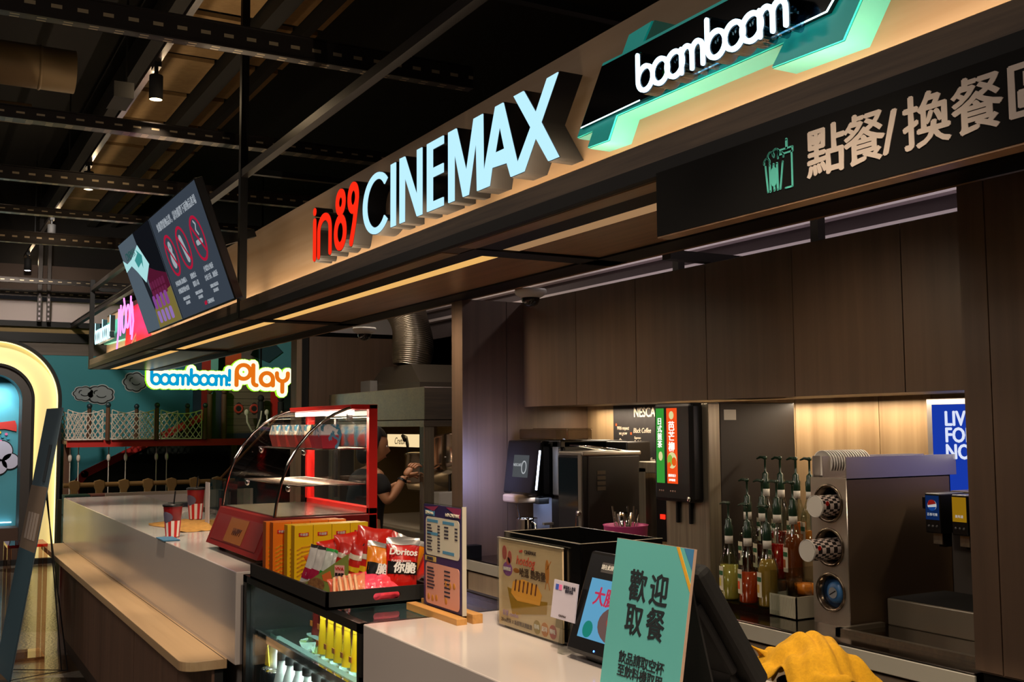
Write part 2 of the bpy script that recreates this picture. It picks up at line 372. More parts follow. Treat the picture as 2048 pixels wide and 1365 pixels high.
for y_, z_, lb in ((4.18, 2.20, 'slotted steel hanger post above the wall cabinets beside the dome camera'), (3.24, 2.20, 'slotted steel hanger post above the wall cabinets under the black order sign')):
    t = thing('steel_channel', lb, 'channel', (3.3, y_, z_)); MB().box(0, .04, 0, .045, 0, .8).build('web', slot_mat(.06), t)
t = thing('steel_channel', 'short slotted steel channel lying across the wall cabinets', 'channel', (2.85, 3.66, 2.22)); MB().box(0, 1.0, 0, .06, .05, .09).build('web', slot_mat(.07), t)
tag(box('driver_box', M_BLKM, (1.05, 1.17, 6.9, 7.2, 3.62, 3.72)), 'black driver box on the lighting track beside the nearest spotlight', 'box')
# roof ducts top left
t = thing('air_duct', 'large round ventilation duct with seams below the ceiling at top left', 'duct', (-3, 8.0, 4.08))
d = MB().cyl((0, 0, 0), (3.95, 0, 0), .15, n=24); M_DUCT = mat('duct_metal', '8a7452', .5, metal=.3)
d.build('duct_body', M_DUCT, t)
for k in range(9): MB().lathe([(.152, 0), (.158, .01), (.152, .02)], (.35+k*.42, 0, 0), 24, ax='x').build('duct_seam', M_DUCT, t)
t = thing('air_duct', 'slimmer ventilation duct lying just under the large round duct', 'duct', (-3, 8.3, 3.82))
MB().cyl((0, 0, 0), (3.7, 0, 0), .075, n=20).build('duct_body', M_DUCT, t)
# light track and its spots
t = thing('light_track', 'long black lighting track carrying the ceiling spotlights', 'track', (1.22, 3.5, 3.72))
MB().box(-.018, .018, 0, 11.2, 0, .03).build('rail', mat('track_metal', '3a3430', .3, metal=.7), t)
for k in range(4): box('hanger', M_BLK, (-.006, .006, 1+3*k, 1.012+3*k, .03, .98), t)
M_LENS = E('spot_lens', 'ffd9a0', 14); M_LENSC = E('spot_lens_cool', 'e8ecff', 14); M_LENSD = E('spot_lens_dim', 'ffe2b8', 2.5)
for k, (y, lb, m_) in enumerate([(6.465, 'nearest and largest black cylinder spotlight glowing warm on the ceiling track', M_LENS),
                             (9.2, 'second black cylinder spotlight along the ceiling track, glowing warm', M_LENSD),
                             (11.78, 'third black cylinder spotlight along the track with a dim white lens', E('spot_lens_white', 'f0ecf4', 1.2)),
                             (14.3, 'farthest ceiling spotlight, seen as a bright white star above the bulkhead', M_LENSC)]):
    t = thing('track_light', lb, 'spotlight', (1.22, y, 3.5), group='cylinder spotlights on the ceiling track')
    MB().lathe([(0, .15), (.036, .15), (.04, .145), (.04, .002), (.036, .002)], n=24).build('housing', M_BLKM, t)
    MB().lathe([(0, -.002), (.02, -.001), (.037, .004)], n=24).build('lens', m_, t)
    MB().cyl((0, 0, .15), (0, 0, .19), .012).box(-.02, .02, -.05, .05, .19, .22).build('adapter', M_BLK, t)
    lamp('track_lamp', 'SPOT', (1.22, y, 3.49), (40, 30, 10, 16)[k], WARMW if k < 3 else (1, .95, 1), target=(1.1, y, 0), angle=70, blend=.6, radius=.03)
    # added point fill for the ceiling boards, in place of floor bounce
    lamp('ceiling_board_fill', 'POINT', (1.30, y+.35, 3.66), (3.8, 3.4, 2.6, 1.2)[k], (1, .72, .42), radius=.03)

# ================================================================ canopy
cy = thing('canopy', 'long wood and black steel canopy over the counter carrying all the lit signs', 'canopy', (1.682, 0, 2.2))
Y0, Y1 = -1.4, 12.36
box('front_beam', [M_BEAMW], (.002, .022, Y0, Y1, .039, .10), cy)
box('beam_edge', M_BLK, (0, .10, Y0, Y1, 0, .039), cy)
box('inner_lip', M_BEAMW, (.022, .10, Y0, Y1, -.001, 0), cy)
box('trough', M_BLK, (.10, .206, Y0, Y1, .0, .05), cy)
box('fascia_board', M_OAKF, (.184, .20, Y0, Y1, .05, .585), cy)
xb = [Y0, .70, 3.50, 6.36, 9.05, Y1]
for a, b in zip(xb[:-1], xb[1:]):
    a2, b2 = a+(.07 if a != Y0 else .05), b-(.07 if b != Y1 else .10)
    box('light_strip', E('strip_glow_%d' % int(a > 3), 'f0b868' if a > 3 else 'c09468', .95 if a > 3 else .62), (.206, .282, a2, b2, .002, .012), cy)
    box('soffit_panel', M_SOFF, (.282, .66, a2, b2, .004, .02), cy)
    box('soffit_panel', M_SOFF, (.03, .098, a2, b2, -.004, -.001), cy)
for y in xb[1:-1]:
    box('cross_beam', M_BLK, (.10, .78, y-.06, y+.06, -.004, .09), cy)
box('cross_beam', M_BLK, (0.0, .78, Y1-.04, Y1, 0, .09), cy)
box('rear_beam', M_BLK, (.64, .775, Y0, Y1, -.004, .12), cy)
box('rear_flange', M_SOFF, (.775, .83, Y0, Y1, .005, .012), cy)
for y in (.30, 6.29, 12.31): box('post', M_BLK, (-.003, .042, y-.022, y+.022, .0, 2.5 if y < 12 else .97), cy)
box('top_rail', M_CHAN, (0, .045, Y0, Y1, .845, .89), cy)
box('top_rail', M_BLK, (.9, .945, Y0, Y1, .845, .89), cy)
for y in (.6, 3.2, 6.2, 9.1, 12.31): box('cross_rail', M_BLK, (.045, .945, y-.02, y+.02, .85, .885), cy)
# ================================================================ rounded neon lettering
GL = {'b': ([[(0, 1.6), (0, .5)], arc(.5, .5, .5, .5, 0, 360, 24)], 1.12), 'o': ([arc(.5, .5, .5, .5, 0, 360, 24)], 1.05),
      'm': ([[(0, 0), (0, .95)], arc(.32, .62, .32, .36, 180, 0, 10)+[(.64, 0)], arc(.96, .62, .32, .36, 180, 0, 10)+[(1.28, 0)]], 1.75),
      '!': ([[(0, 1.6), (0, .5)], [(0, .02), (0, 0)]], .6),
      'P': ([[(0, .95), (0, 0)], arc(.55, 1.05, .55, .55, 0, 360, 24)], 1.35), 'l': ([[(0, 1.6), (0, .3)]+arc(.28, .28, .28, .28, 180, 270, 5)], .62),
      'a': ([arc(.5, .5, .5, .5, 0, 360, 24), [(1, .5), (1, 0)]], 1.35),
      'y': ([[(0, 1.0), (0, .85)]+arc(.45, .8, .45, .45, 180, 360, 12)+[(.9, 1.0)], [(.45, .35), (.45, -.5)]], 1.1)}
def strokes(word, u, x=0, z=0, k=1.0, kx=1.0):
    out = []
    for ch in word:
        for st in GL[ch][0]: out.append([(x+p[0]*u*kx, z+p[1]*u) for p in st])
        x += GL[ch][1]*u*k*kx
    return out, x
def neon(word, u, wd, y0, y1, x=0, z=0, k=1.0, kx=1.0):
    mb = MB(); st, xe = strokes(word, u, x, z, k, kx)
    for s in st: ribbon(mb, s, wd, y0, y1)
    return mb, xe
def inset_poly(pts, d):
    n = len(pts); ar = sum(pts[i][0]*pts[(i+1) % n][1]-pts[(i+1) % n][0]*pts[i][1] for i in range(n)); sg_ = 1 if ar > 0 else -1; out = []
    for i in range(n):
        p = Vector(pts[i]); e0 = (p-Vector(pts[i-1])); e1 = (Vector(pts[(i+1) % n])-p)
        if e0.length < 1e-6 or e1.length < 1e-6: out.append(tuple(p)); continue
        e0.normalize(); e1.normalize(); n0 = Vector((-e0.y, e0.x))*sg_; n1 = Vector((-e1.y, e1.x))*sg_; b = n0+n1
        if b.length < 1e-3: out.append(tuple(p)); continue
        b.normalize(); out.append(tuple(p+b*d/max(.45, b.dot(n0))))
    return out
def poly2d(name, splines, y0, y1, m, parent, inset=0.0, loc=(0, 0, 0), label=None):
    if inset: splines = [inset_poly(s, inset if i == 0 else -inset) for i, s in enumerate(splines)]
    cu = bpy.data.curves.new('p', 'CURVE'); cu.dimensions = '2D'; cu.fill_mode = 'BOTH'; cu.extrude = abs(y1-y0)/2
    for s in splines:
        sp = cu.splines.new('POLY'); sp.points.add(len(s)-1); sp.use_cyclic_u = True
        for i, p in enumerate(s): sp.points[i].co = (p[0], p[1], 0, 1)
    o = bpy.data.objects.new('p', cu); col.objects.link(o); dg = bpy.context.evaluated_depsgraph_get(); dg.update()
    me = bpy.data.meshes.new_from_object(o.evaluated_get(dg)); bpy.data.objects.remove(o); bpy.data.curves.remove(cu)
    me.transform(Matrix.Rotation(PI/2, 4, 'X')); me.transform(Matrix.Translation((0, (y0+y1)/2, 0)))
    me.materials.clear(); me.materials.append(m)
    for p in me.polygons: p.material_index = 0
    ob = bpy.data.objects.new(name, me); col.objects.link(ob); ob.parent = parent; ob.location = loc
    if label: ob['label'] = label
    return ob

# ---------------------------------------------------------------- in89 CINEMAX
sg = thing('cinema_sign', 'lit channel letter sign with red numerals followed by large white capitals on the wood fascia', 'sign', (1.866, 5.24, 2.402), FACE)
M_LW = E('letter_white_glow', 'b4e4f8', 1.15); M_LR = E('letter_red_glow', 'ff2c14', 1.0); M_LSIDE = mat('letter_return', '14110f', .5)
D0, D1 = -.088, -.0925
E8 = arc(.415, .228, .045, .045, 0, 360, 24); E9 = arc(.583, .218, .05, .055, 0, 360, 24)
for nm, sts, wd in (('channel_letter', [[(.040, .012), (.040, .195)], [(.040, .248), (.0405, .248)]], .04),
                ('channel_letter', [[(.103, .012), (.103, .13)]+arc(.187, .13, .084, .068, 180, 0, 12)+[(.271, .012)]], .036),
                ('channel_letter', [E8, arc(.412, .082, .062, .068, 0, 360, 26)], .040),
                ('channel_letter', [E9, [(.630, .20), (.60, .10), (.560, .012)]], .040)):
    a = MB(); b = MB()
    for s in sts:
        ribbon(a, s, wd+.008, D0, 0); ribbon(b, s, wd, D1, D0)
    p = a.build(nm, M_LSIDE, sg); b.build('letter_face', M_LR, p, label='glowing red face')
CC = (.872, .138)
Cs = [arc(CC[0], CC[1], .166, .14, 40, 320, 30)+arc(CC[0], CC[1], .112, .105, 322, 38, 30)]
MAX = [[(1.594, 0), (1.594, .28), (1.668, .28), (1.748, .098), (1.808, .28), (1.884, .28), (1.885, .057), (1.975, .28), (2.036, .28), (2.132, .045), (2.218, .142),
        (2.104, .281), (2.178, .281), (2.256, .187), (2.329, .28), (2.403, .281), (2.292, .143), (2.403, 0), (2.332, 0), (2.253, .095), (2.177, 0), (2.083, 0),
        (2.056, .055), (1.95, .061), (1.931, 0), (1.832, 0), (1.827, .195), (1.767, 0), (1.718, 0), (1.649, .191), (1.649, 0)],
       [(1.976, .115), (2.007, .198), (2.037, .115)]]
for nm, sp in (('channel_letter', Cs), ('channel_letter', [[(1.03, 0), (1.03, .278), (1.088, .278), (1.088, 0)]]),
               ('channel_letter', [[(1.126, 0), (1.126, .283), (1.184, .281), (1.305, .09), (1.303, .28), (1.357, .28), (1.357, 0), (1.303, 0), (1.182, .19), (1.182, 0)]]),
               ('channel_letter', [[(1.40, 0), (1.40, .28), (1.557, .28), (1.557, .243), (1.457, .243), (1.457, .172), (1.555, .172), (1.555, .130), (1.457, .130), (1.457, .038), (1.555, .038), (1.555, 0)]]),
               ('joined_channel_letters', MAX)):
    p = poly2d(nm, sp, D0, 0, M_LSIDE, sg); poly2d('letter_face', sp, D1, D0, M_LW, p, inset=.003, label='glowing white face')

# ---------------------------------------------------------------- teal board with neon word
sg = thing('neon_sign', 'teal angular sign board with glowing white neon word on black, top right of fascia', 'sign', (1.866, 2.75, 2.40), FACE)
M_TEAL = mat('teal_lacquer', '26c4b8', .35, emit='00b8b0', es=.16)  # faint emission stands in for the neon's light on the plate
M_TEALS = mat('teal_side', '54a69a', .4)
out = [(0, .042), (.15, .238), (.25, .236), (.285, .281), (.40, .285), (.356, .238), (1.06, .238), (1.10, .285), (1.22, .285), (1.262, .238), (1.154, .085), (1.092, 0), (.862, .006), (.906, .054), (.217, .057), (.174, -.006), (.058, -.003), (.09, .042)]
poly2d('back_board', [out], -.078, 0, M_TEALS, sg); poly2d('front_plate', [out], -.084, -.078, M_TEAL, sg, inset=.002)
blk = [(.041, .061), (.162, .221), (1.22, .221), (1.09, .103), (1.061, .074)]
poly2d('black_plate', [blk], -.096, -.084, mat('gloss_black', '050506', .12), sg)
poly2d('edge_light', [[(.045, .061), (.35, .0645), (.35, .0675), (.048, .064)]], -.098, -.096, E('edge_white', 'd8fbff', 3), sg)
poly2d('edge_light', [[(.52, .067), (1.06, .074), (1.09, .103), (1.085, .104), (1.057, .0775), (.52, .070)]], -.098, -.096, E('edge_white', 'd8fbff', 3), sg)
M_NEON = E('neon_white', 'cfeeff', 2.6); M_NEOND = thin_glass('clear_letter_body', 'b8d0dc', 2.0)
mb, xe = neon('boomboom', .066, .0125, -.150, -.144, .411, .062, .88, 1.02); nz = mb.build('neon_word', M_NEON, sg)
mb, xe = neon('boomboom', .066, .021, -.144, -.10, .411, .062, .88, 1.02); mb.build('letter_body', M_NEOND, sg)
for sx_, c_ in ((.50, '2fae3a'), (.62, 'c0392b'), (.83, '2fae3a'), (.70, '2a50b0')):
    box('coloured_dot', E('dot'+c_, c_, .5), (sx_, sx_+.02, -.099, -.096, .085, .11), sg)

# ---------------------------------------------------------------- far sign (partly behind the screens)
sg = thing('neon_sign', 'small neon sign with white letters and pink script at the far end of the fascia', 'sign', (1.866, 12.22, 2.46), FACE)
poly2d('teal_board', [[(0, 0), (1.35, -.03), (1.45, .20), (.05, .22)]], -.05, 0, mat('teal_soft', '4fae9c', .5), sg)
poly2d('red_board', [[(1.36, -.13), (1.50, .24), (2.3, .24), (2.65, -.12), (1.95, -.13), (1.95, -.02), (1.36, -.22)]], -.06, -.051, mat('red_lit_board', 'e8281c', .4, emit='ff2018', es=.35), sg)
mb, xe = neon('boomboom!', .135, .016, -.15, -.145, .05, .0, .95, .76); mb.build('neon_word', E('neon_cyan', 'b8f4ff', 2.2), sg)
mb, xe = neon('boomboom!', .135, .015, -.145, -.10, .05, .0, .95, .76); mb.build('letter_body', mat('dark_return', '0c3038', .5), sg)
pk = MB()
for s in ([(1.52, .22), (1.50, .0), (1.42, -.2)], [(1.62, .25), (1.62, -.02)], [(1.50, .14), (1.72, .18)], arc(1.80, .11, .09, .12, 0, 360, 16), [(1.78, .3), (1.84, .22)],
          arc(2.0, .12, .08, .10, 0, 360, 16), [(2.14, .28), (2.16, -.05)], [(2.08, .14), (2.24, .15)], [(2.2, .22), (2.28, .05), (2.22, -.10)]): ribbon(pk, s, .026, -.15, -.14)
pk.build('neon_script', E('neon_pink', 'ff7cf0', 2.4), sg)

# ---------------------------------------------------------------- boomboom! Play sign in the play area
sg = thing('play_sign', 'glowing sign with rounded blue and orange letters hung before the play area', 'sign', (2.375, 12.5, 2.055))
mb, xe = neon('boomboom!', .107, .115, 0, .05, 0, 0, .93, .885); m2, xe2 = neon('Play', .148, .135, 0, .05, xe+.03, .0, .98)
a = MB(); a.v, a.f, a.sm, a.mi = mb.v, mb.f, mb.sm, mb.mi; a.add(m2.v, m2.f)
a.build('glow_backing', E('cream_glow', 'fff6c8', 1.5), sg)
mb, _ = neon('boomboom!', .107, .128, .004, .055, 0, 0, .93, .885); m2, _ = neon('Play', .148, .148, .004, .055, xe+.03, .0, .98); mb.add(m2.v, m2.f)
mb.build('green_edge', E('green_glow', '9af020', 1.1), sg)
neon('boomboom!', .107, .035, -.012, 0, 0, 0, .93, .885)[0].build('blue_letters', E('blue_letter', '0aa8e0', .85), sg)
neon('Play', .148, .048, -.012, 0, xe+.03, 0, .98)[0].build('orange_letters', E('orange_letter', 'f07818', .9), sg)
box('hanger_rod', M_BLK, (1.25, 1.27, .04, .05, .2, 2.6), sg)

# ---------------------------------------------------------------- hanging order sign
sg = thing('hanging_sign', 'long black board hung under the canopy with white characters and a teal popcorn icon', 'sign', (1.668, 2.197, 2.036), FACE)
box('board', mat('sign_black', '0b0a09', .75, spec=.2), (0, 2.9, 0, .028, 0, .166), sg)
box('board_underside', M_SOFF, (0, 2.9, .002, .045, -.004, 0), sg)  # pale strip, its colour standing in for warm light on the underside
M_TXT = mat('warm_white_vinyl', 'cfc0b4', .6)
for ch, x, s in (('點', .588, .112), ('餐', .692, .112), ('/', .758, .12), ('換', .845, .112), ('餐', .955, .112), ('區', 1.068, .112)):
    text(ch, s, M_TXT, sg, (x, -.001, .083), bold=.03)
M_TXT2 = mat('teal_vinyl', '5fcfc0', .6); ic = MB(); q = lambda *p: [(x, z) for x, z in p]
wd = .004
ribbon(ic, q((.413, .035), (.406, .095)), wd, -.002, 0); ribbon(ic, q((.452, .035), (.461, .095)), wd, -.002, 0)
for cx_, cz_, r_ in ((.411, .103, .009), (.424, .114, .010), (.440, .118, .010), (.455, .108, .009)): ribbon(ic, arc(cx_, cz_, r_, r_, -20, 200, 8), wd, -.002, 0)
for x_ in (.421, .433, .444): ribbon(ic, q((x_, .035), (x_-.001, .095)), .005, -.002, 0)
ic.add(*(lambda m: (m.v, m.f))(MB().prism(arc(.433, .066, .012, .022, 0, 360, 14)[:-1], -.0025, 0)))
ribbon(ic, q((.450, .112), (.450, .122), (.492, .122), (.492, .112), (.450, .112)), wd, -.002, 0); ribbon(ic, q((.489, .112), (.489, .034), (.468, .034)), wd, -.002, 0)
ribbon(ic, q((.474, .122), (.474, .142)), .006, -.002, 0)
ic.build('icon_print', M_TXT2, sg)

# ---------------------------------------------------------------- two hanging screens
TW, TH = 1.21, .695
def screen(name_lbl, y0, draw):
    tl = math.atan2(.235, .655)
    t = thing('hanging_screen', name_lbl, 'screen', (1.55, y0, 2.26), rot=(tl, 0, FACE))
    # with rz = FACE the local x axis runs towards the camera; tilt leans the top outwards
    w_ = draw[1]
    box('housing', M_BLK2, (0, w_, .004, .05, 0, TH), t, .004)
    box('bezel', M_BLK, (0, w_, 0, .004, 0, TH), t)
    draw[0](t, w_)
    box('mount_arm', M_BLK, (w_*.5-.03, w_*.5+.03, .05, .43, TH*.5, TH*.5+.05), t)
    return t
def scrA(t, w_):
    e = E('screen_grey', '3f4854', .75)
    p = box('display', e, (.008, w_-.008, -.001, 0, .008, TH-.008), t)
    T = E('screen_text', 'a8b0b8', .8); Rd = E('screen_red', 'b01838', .9)
    text('如攜帶寵物品質，請勿攜帶下面物品進場', .058, T, t, (w_*.52, -.003, TH-.10))
    for k, cx_ in enumerate((.28, .61, .98)):
        mb = MB(); ribbon(mb, arc(cx_, .40, .125, .125, 0, 360, 32), .018, -.004, -.002); ribbon(mb, [(cx_-.09, .49), (cx_+.09, .31)], .016, -.0045, -.002)
        mb.build('prohibition_ring', Rd, t)
        g = MB()
        if k == 0: ribbon(g, arc(cx_+.01, .45, .025, .025, 0, 360, 12), .03, -.003, -.002); ribbon(g, arc(cx_, .37, .03, .03, 0, 360, 12), .05, -.003, -.002)
        elif k == 1: ribbon(g, [(cx_-.02, .45), (cx_+.02, .34)], .07, -.003, -.002)
        else: ribbon(g, [(cx_-.06, .38), (cx_+.05, .38)], .03, -.003, -.002); ribbon(g, [(cx_+.03, .42), (cx_+.0, .45), (cx_+.03, .48), (cx_, .5)], .014, -.003, -.002)
        g.build('pictogram_print', T, t)
    for cx_, lines in ((.28, ('外場食物 請勿攜入', '食物請於館內食用')), (.61, ('寵物禁止', '攜帶入場')), (.98, ('全場禁止吸菸', '含電子菸、加熱菸'))):
        for j, s in enumerate(lines): text(s, .036, T, t, (cx_, -.003, .225-.05*j))
        text('謝謝配合敬請見諒', .022, T, t, (cx_, -.003, .12)); text('請共同維護', .022, T, t, (cx_, -.003, .09))
    text('CINEMAX', .034, T, t, (.80, -.003, .045), bold=.02); text('in89', .034, Rd, t, (.68, -.003, .045), bold=.02)
def scrB(t, w_):
    def pr(pts, c, y=-.002, s=.6):
        MB().prism(pts, y, y+.0012, 'y').build('picture_print', E('scr'+c, c, s), t)
    box('display', E('screen_wall', '5c6a76', .7), (.008, w_-.008, -.001, 0, .008, TH-.008), t)
    H_ = TH-.008
    pr([(.60, H_), (w_-.01, H_), (w_-.01, .30), (.86, .34), (.72, .40), (.66, .45), (.62, .55)], '181a20', -.0022)
    pr([(.01, .57), (.12, .53), (.30, .54), (.62, .60), (.78, .44), (.52, .34), (.36, .44), (.24, .50), (.01, .48)], 'a8dcde', -.0034, 1.0)
    pr([(.40, .52), (.55, .55), (.53, .58), (.66, .52), (.58, .44), (.58, .48), (.44, .46)], '3f9a98', -.004, .8)
    pr([(.42, .40), (.50, .42), (.66, .06), (.52, .02)], '23262c', -.0026)
    pr([(.60, .36), (.74, .42), (.90, .38), (w_-.01, .33), (w_-.01, .20), (.56, .18)], '5c1a34', -.003, .7)
    pr([(.50, .14), (.60, .20), (w_-.01, .24), (w_-.01, .01), (.46, .01)], '8a7c40', -.0032, .7)
    for k in range(4):
        for j in range(2):
            x_ = .53+.125*k; z_ = .035+.105*j
            pr([(x_+p[0]*1, z_+p[1]) for p in rounded(.085, .085+.01*j, .02, 3, .05, .045)], '8c4a9c' if j else '9a78c0', -.0042-.0004*j, .8)
    for k in range(6):
        for j in range(2): pr([(.62+.08*k+p[0], .24+.06*j+p[1]) for p in rounded(.06, .05, .015, 3)], '7a2a50', -.0042, .6)
    text('CINEMAX', .08, E('scr_txt', '2a5a58', .8), t, (.32, -.003, .57))
screen('right hanging screen, grey notice with three red prohibition rings', 7.135, (scrA, 1.27))
screen('left hanging screen showing purple cinema seats and a teal EXIT corridor picture'.replace('EXIT ', ''), 8.31, (scrB, 1.17))

# ---------------------------------------------------------------- dome cameras
for x, y, lb in ((2.58, 4.40, 'white dome security camera above the bar, nearer of the two'), (2.60, 6.60, 'white dome security camera beside the foil exhaust duct')):
    t = thing('dome_camera', lb, 'camera', (x, y, 2.2), group='dome cameras under the canopy')
    MB().lathe([(0, .005), (.075, .005), (.078, -.008), (.072, -.02), (.045, -.036), (.0, -.036)], n=32).build('housing', M_WHITEP, t)
    MB().lathe([(.044, -.036), (.043, -.05), (.034, -.068), (.018, -.078), (0, -.081)], n=28).build('dome', mat('smoked_dome', '181410', .05, coat=1), t)
    MB().ell((0, -.02, -.06), (.017, .02, .017)).build('lens', M_BLK2, t)
# ================================================================ counters
ct = thing('service_counter', 'long white counter with glossy front, carrying the red warmer and the drink cups', 'counter', (1.035, 3.85, 0))
L = 4.82
box('worktop', M_WHITE, (0, .565, 0, L, .715, 1.04), ct, .003)
box('carcass', M_WHITE, (.05, .55, .02, L-.02, 0, .715), ct)
box('far_upstand', M_WHITE, (.0, .9, L, L+.02, .6, 1.04), ct)
bs = thing('bag_shelf', 'wooden bag shelf with rounded corner fixed along the front of the long white counter', 'shelf', (1.035, 3.955, 0))
n_ = [(0, 0), (-.10, 0)]+[(-.10-.06*math.sin(R(a)), .06-.06*math.cos(R(a))) for a in (15, 30, 45, 60, 75, 90)]+[(-.16, 4.6), (0, 4.6)]
MB().prism(n_, .685, .72, 'z').build('shelf_top', M_SHELFW, bs, .002)
box('shelf_groove', M_BLKM, (-.012, -.009, .0, 4.6, .7195, .7205), bs)
lc = thing('counter_base', 'brown wood base cabinet standing below the bag shelf', 'cabinet', (.985, 3.97, 0))
yy = 0
for k, d in enumerate((.55, .96, 1.04, 1.04, .72)):
    box('door_panel', M_BODYW, (0, .03, yy+.003, yy+d-.003, .12, .685), lc, .001); yy += d
box('seam_backing', M_BLKM, (.01, .04, 0, 4.31, .12, .685), lc)
box('kick_panel', M_REDD if False else mat('kick_wood', '3c2c24', .6), (.03, .05, 0, 4.31, 0, .12), lc)
box('end_panel', mat('pale_end_panel', '9a8c84', .5), (-.01, .05, 4.31, 4.36, 0, .685), lc)
sp = thing('side_counter', 'low beige panel and shelf standing behind the far end of the white counter', 'counter', (1.86, 8.9, 0))
box('panel', mat('beige_panel', 'b0a290', .5), (-.45, .75, .3, .33, 0, 1.035), sp)
box('shelf_plank', M_BODYW, (-.3, .9, .02, .3, .86, .89), sp)
nc = thing('cashier_counter', 'white counter block in the foreground carrying the teal welcome sign', 'counter', (1.05, .60, 0))
box('worktop', M_WHITE, (0, .47, 0, 2.065, .70, 1.04), nc, .003)
box('carcass', M_WHITE, (.04, .45, .03, 2.04, 0, .70), nc)

# ---------------------------------------------------------------- drinks fridge
fr = thing('display_fridge', 'black framed glass drinks fridge lit inside, set between the two white counters', 'fridge', (1.05, 2.68, 0))
W_ = 1.13; D_ = .52
def bars(mb, lst):
    for b_ in lst: mb.box(*b_)
    return mb
bars(MB(), [(0, .03, W_-.045, W_, 0, 1.035), (0, .03, 0, .03, 0, 1.035), (0, D_, 0, .012, 0, .9), (0, .028, 0, W_, 1.012, 1.036), (0, .05, 0, W_, 0, .12), (D_-.02, D_, 0, W_, 0, 1.036), (0, D_, W_-.012, W_, 0, 1.0), (0, D_, 0, .02, 1.02, 1.036), (0, D_, W_-.02, W_, 1.02, 1.036)]).build('frame', M_BLK2, fr)
box('base', M_BLK, (.02, D_, 0.012, W_-.012, 0, .25), fr)
box('front_glass', M_GLASS, (.012, .016, .03, W_-.045, .12, 1.012), fr)
box('top_glass', M_GLASS, (.028, D_-.02, .02, W_-.02, 1.028, 1.034), fr)
box('back_panel', mat('mirror_back', '7a8a88', .15, metal=.8), (D_-.03, D_-.02, .012, W_-.012, .25, 1.0), fr)
M_SHG = thin_glass('shelf_glass', 'd4ece4', 1.4)
for z_ in (.832, .60): 
    s_ = box('shelf', M_SHG if z_ > .7 else mat('fridge_shelf_white', 'c8d4d0', .4), (.045, .42, .03, W_-.03, z_, z_+.008), fr)
    box('shelf_edge', M_CHROME, (.036, .045, .03, W_-.03, z_-.012, z_+.014), fr)
for x_, z_ in ((.09, .822), (.20, .822), (.09, .590)): box('light_tube', E('fridge_tube', 'e8fff8', 1.1), (x_, x_+.014, .10, W_-.10, z_, z_+.007), fr)
lamp('fridge_light', 'AREA', (1.30, 3.25, .99), 3.0, (.82, 1, .93), rot=(0, 0, 0), size=(.10, .9))
lamp('fridge_light', 'AREA', (1.20, 3.25, .815), 9, (.82, 1, .93), rot=(0, 0, 0), size=(.10, .9))
lamp('fridge_light', 'AREA', (1.14, 3.25, .99), 1.2, (.92, 1, .93), rot=(0, 0, 0), size=(.03, .9))
FX, FY = 1.05, 2.68
# juice pouches on the upper shelf
def pouch(lb, x, y, z, c, h=.105, grp='juice pouches on the upper fridge shelf', w_=.058):
    t = thing('juice_pouch', lb, 'pouch', (x, y, z), FACE, group=grp)
    def fn(u, v):
        bw = w_/2*(1-.22*max(0, (v-.78)/.22)) if v > .78 else w_/2*(.92+.08*math.sin(v*3))
        dp = .016*(1-v)**.6*math.sin(PI*min(1, max(0, u)))+.001
        return ((u-.5)*2*bw, -dp, v*h)
    def fb(u, v): p = fn(u, v); return (-p[0], -p[1], p[2])
    MB().grid(8, 10, fn).grid(8, 10, fb).build('pouch_body', mat('pouch_'+c, c, .25, coat=.4), t)
    box('cap', mat('pouch_cap_'+c, c, .5), (-.018, .018, -.003, .003, h, h+.014), t)
    box('print_patch', mat('pouch_print', 'a05a10', .5), (-.010, .010, -.019, -.017, h*.25, h*.40), t)
    return t
p0 = pouch('yellow juice pouch in the row on the upper fridge shelf', FX+.115, FY+.62, .841, 'e8c81c')
for k in range(1, 9): dup(p0, (FX+.115, FY+.62-.072*k, .841))
p1 = pouch('dark red juice pouch in the short row behind the yellow ones', FX+.20, FY+.93, .841, '6a1c18', .12, grp='dark red pouches on the upper fridge shelf')
for k in range(1, 5): dup(p1, (FX+.20, FY+.93-.075*k, .841))
# bottles with black caps on the lower shelf
def smallbottle(lb, x, y, z, cap='black_matte', h=.165, grp='clear bottles with black caps in the fridge'):
    t = thing('drink_bottle', lb, 'bottle', (x, y, z), group=grp)
    MB().lathe([(0, 0), (.027, .001), (.029, .01), (.029, h*.55), (.022, h*.75), (.014, h*.9), (.014, h)], n=20).build('bottle_body', mat('clear_pet', 'e2eae8', .15, trans=.35), t)
    MB().lathe([(0, .004), (.026, .004), (.0265, h*.5), (.0, h*.5)], n=18).build('drink', mat('pale_drink', 'd8e4e0', .2, trans=.5), t)
    MB().lathe([(0, h+.022), (.017, h+.022), (.019, h+.018), (.019, h-.004)], n=20).build('cap', MATS[cap], t)
    box('label_print', mat('yellow_sticker', 'f0d020', .5), (-.012, .012, -.0305, -.029, h*.3, h*.45), t, rot=(0, 0, FACE))
    return t
b0 = None
for i in range(3):
    for j in range(7):
        x_, y_ = FX+.08+.075*i, FY+.92-.088*j-(.02 if i == 1 else 0)
        if b0 is None: b0 = smallbottle('clear drink bottle with a black cap on the lower fridge shelf', x_, y_, .609)
        else: dup(b0, (x_, y_, .609))
c0 = None
for i in range(3):
    for j in range(2):
        loc = (FX+.07+.07*i, FY+.995+.058*j-(.03 if i == 1 else 0), .609)
        if c0 is None:
            c0 = thing('drink_can', 'silver topped drink can on the lower shelf at the far end of the fridge', 'can', loc, group='drink cans in the fridge')
            MB().lathe([(0, .002), (.024, 0), (.028, .006), (.028, .10), (.024, .108)], n=22).build('can_body', mat('can_dark', '20282c', .35, metal=.6), c0)
            MB().lathe([(.025, .108), (.025, .111), (.022, .109), (0, .108)], n=22).build('lid', M_CHROME, c0)
        else: dup(c0, loc)
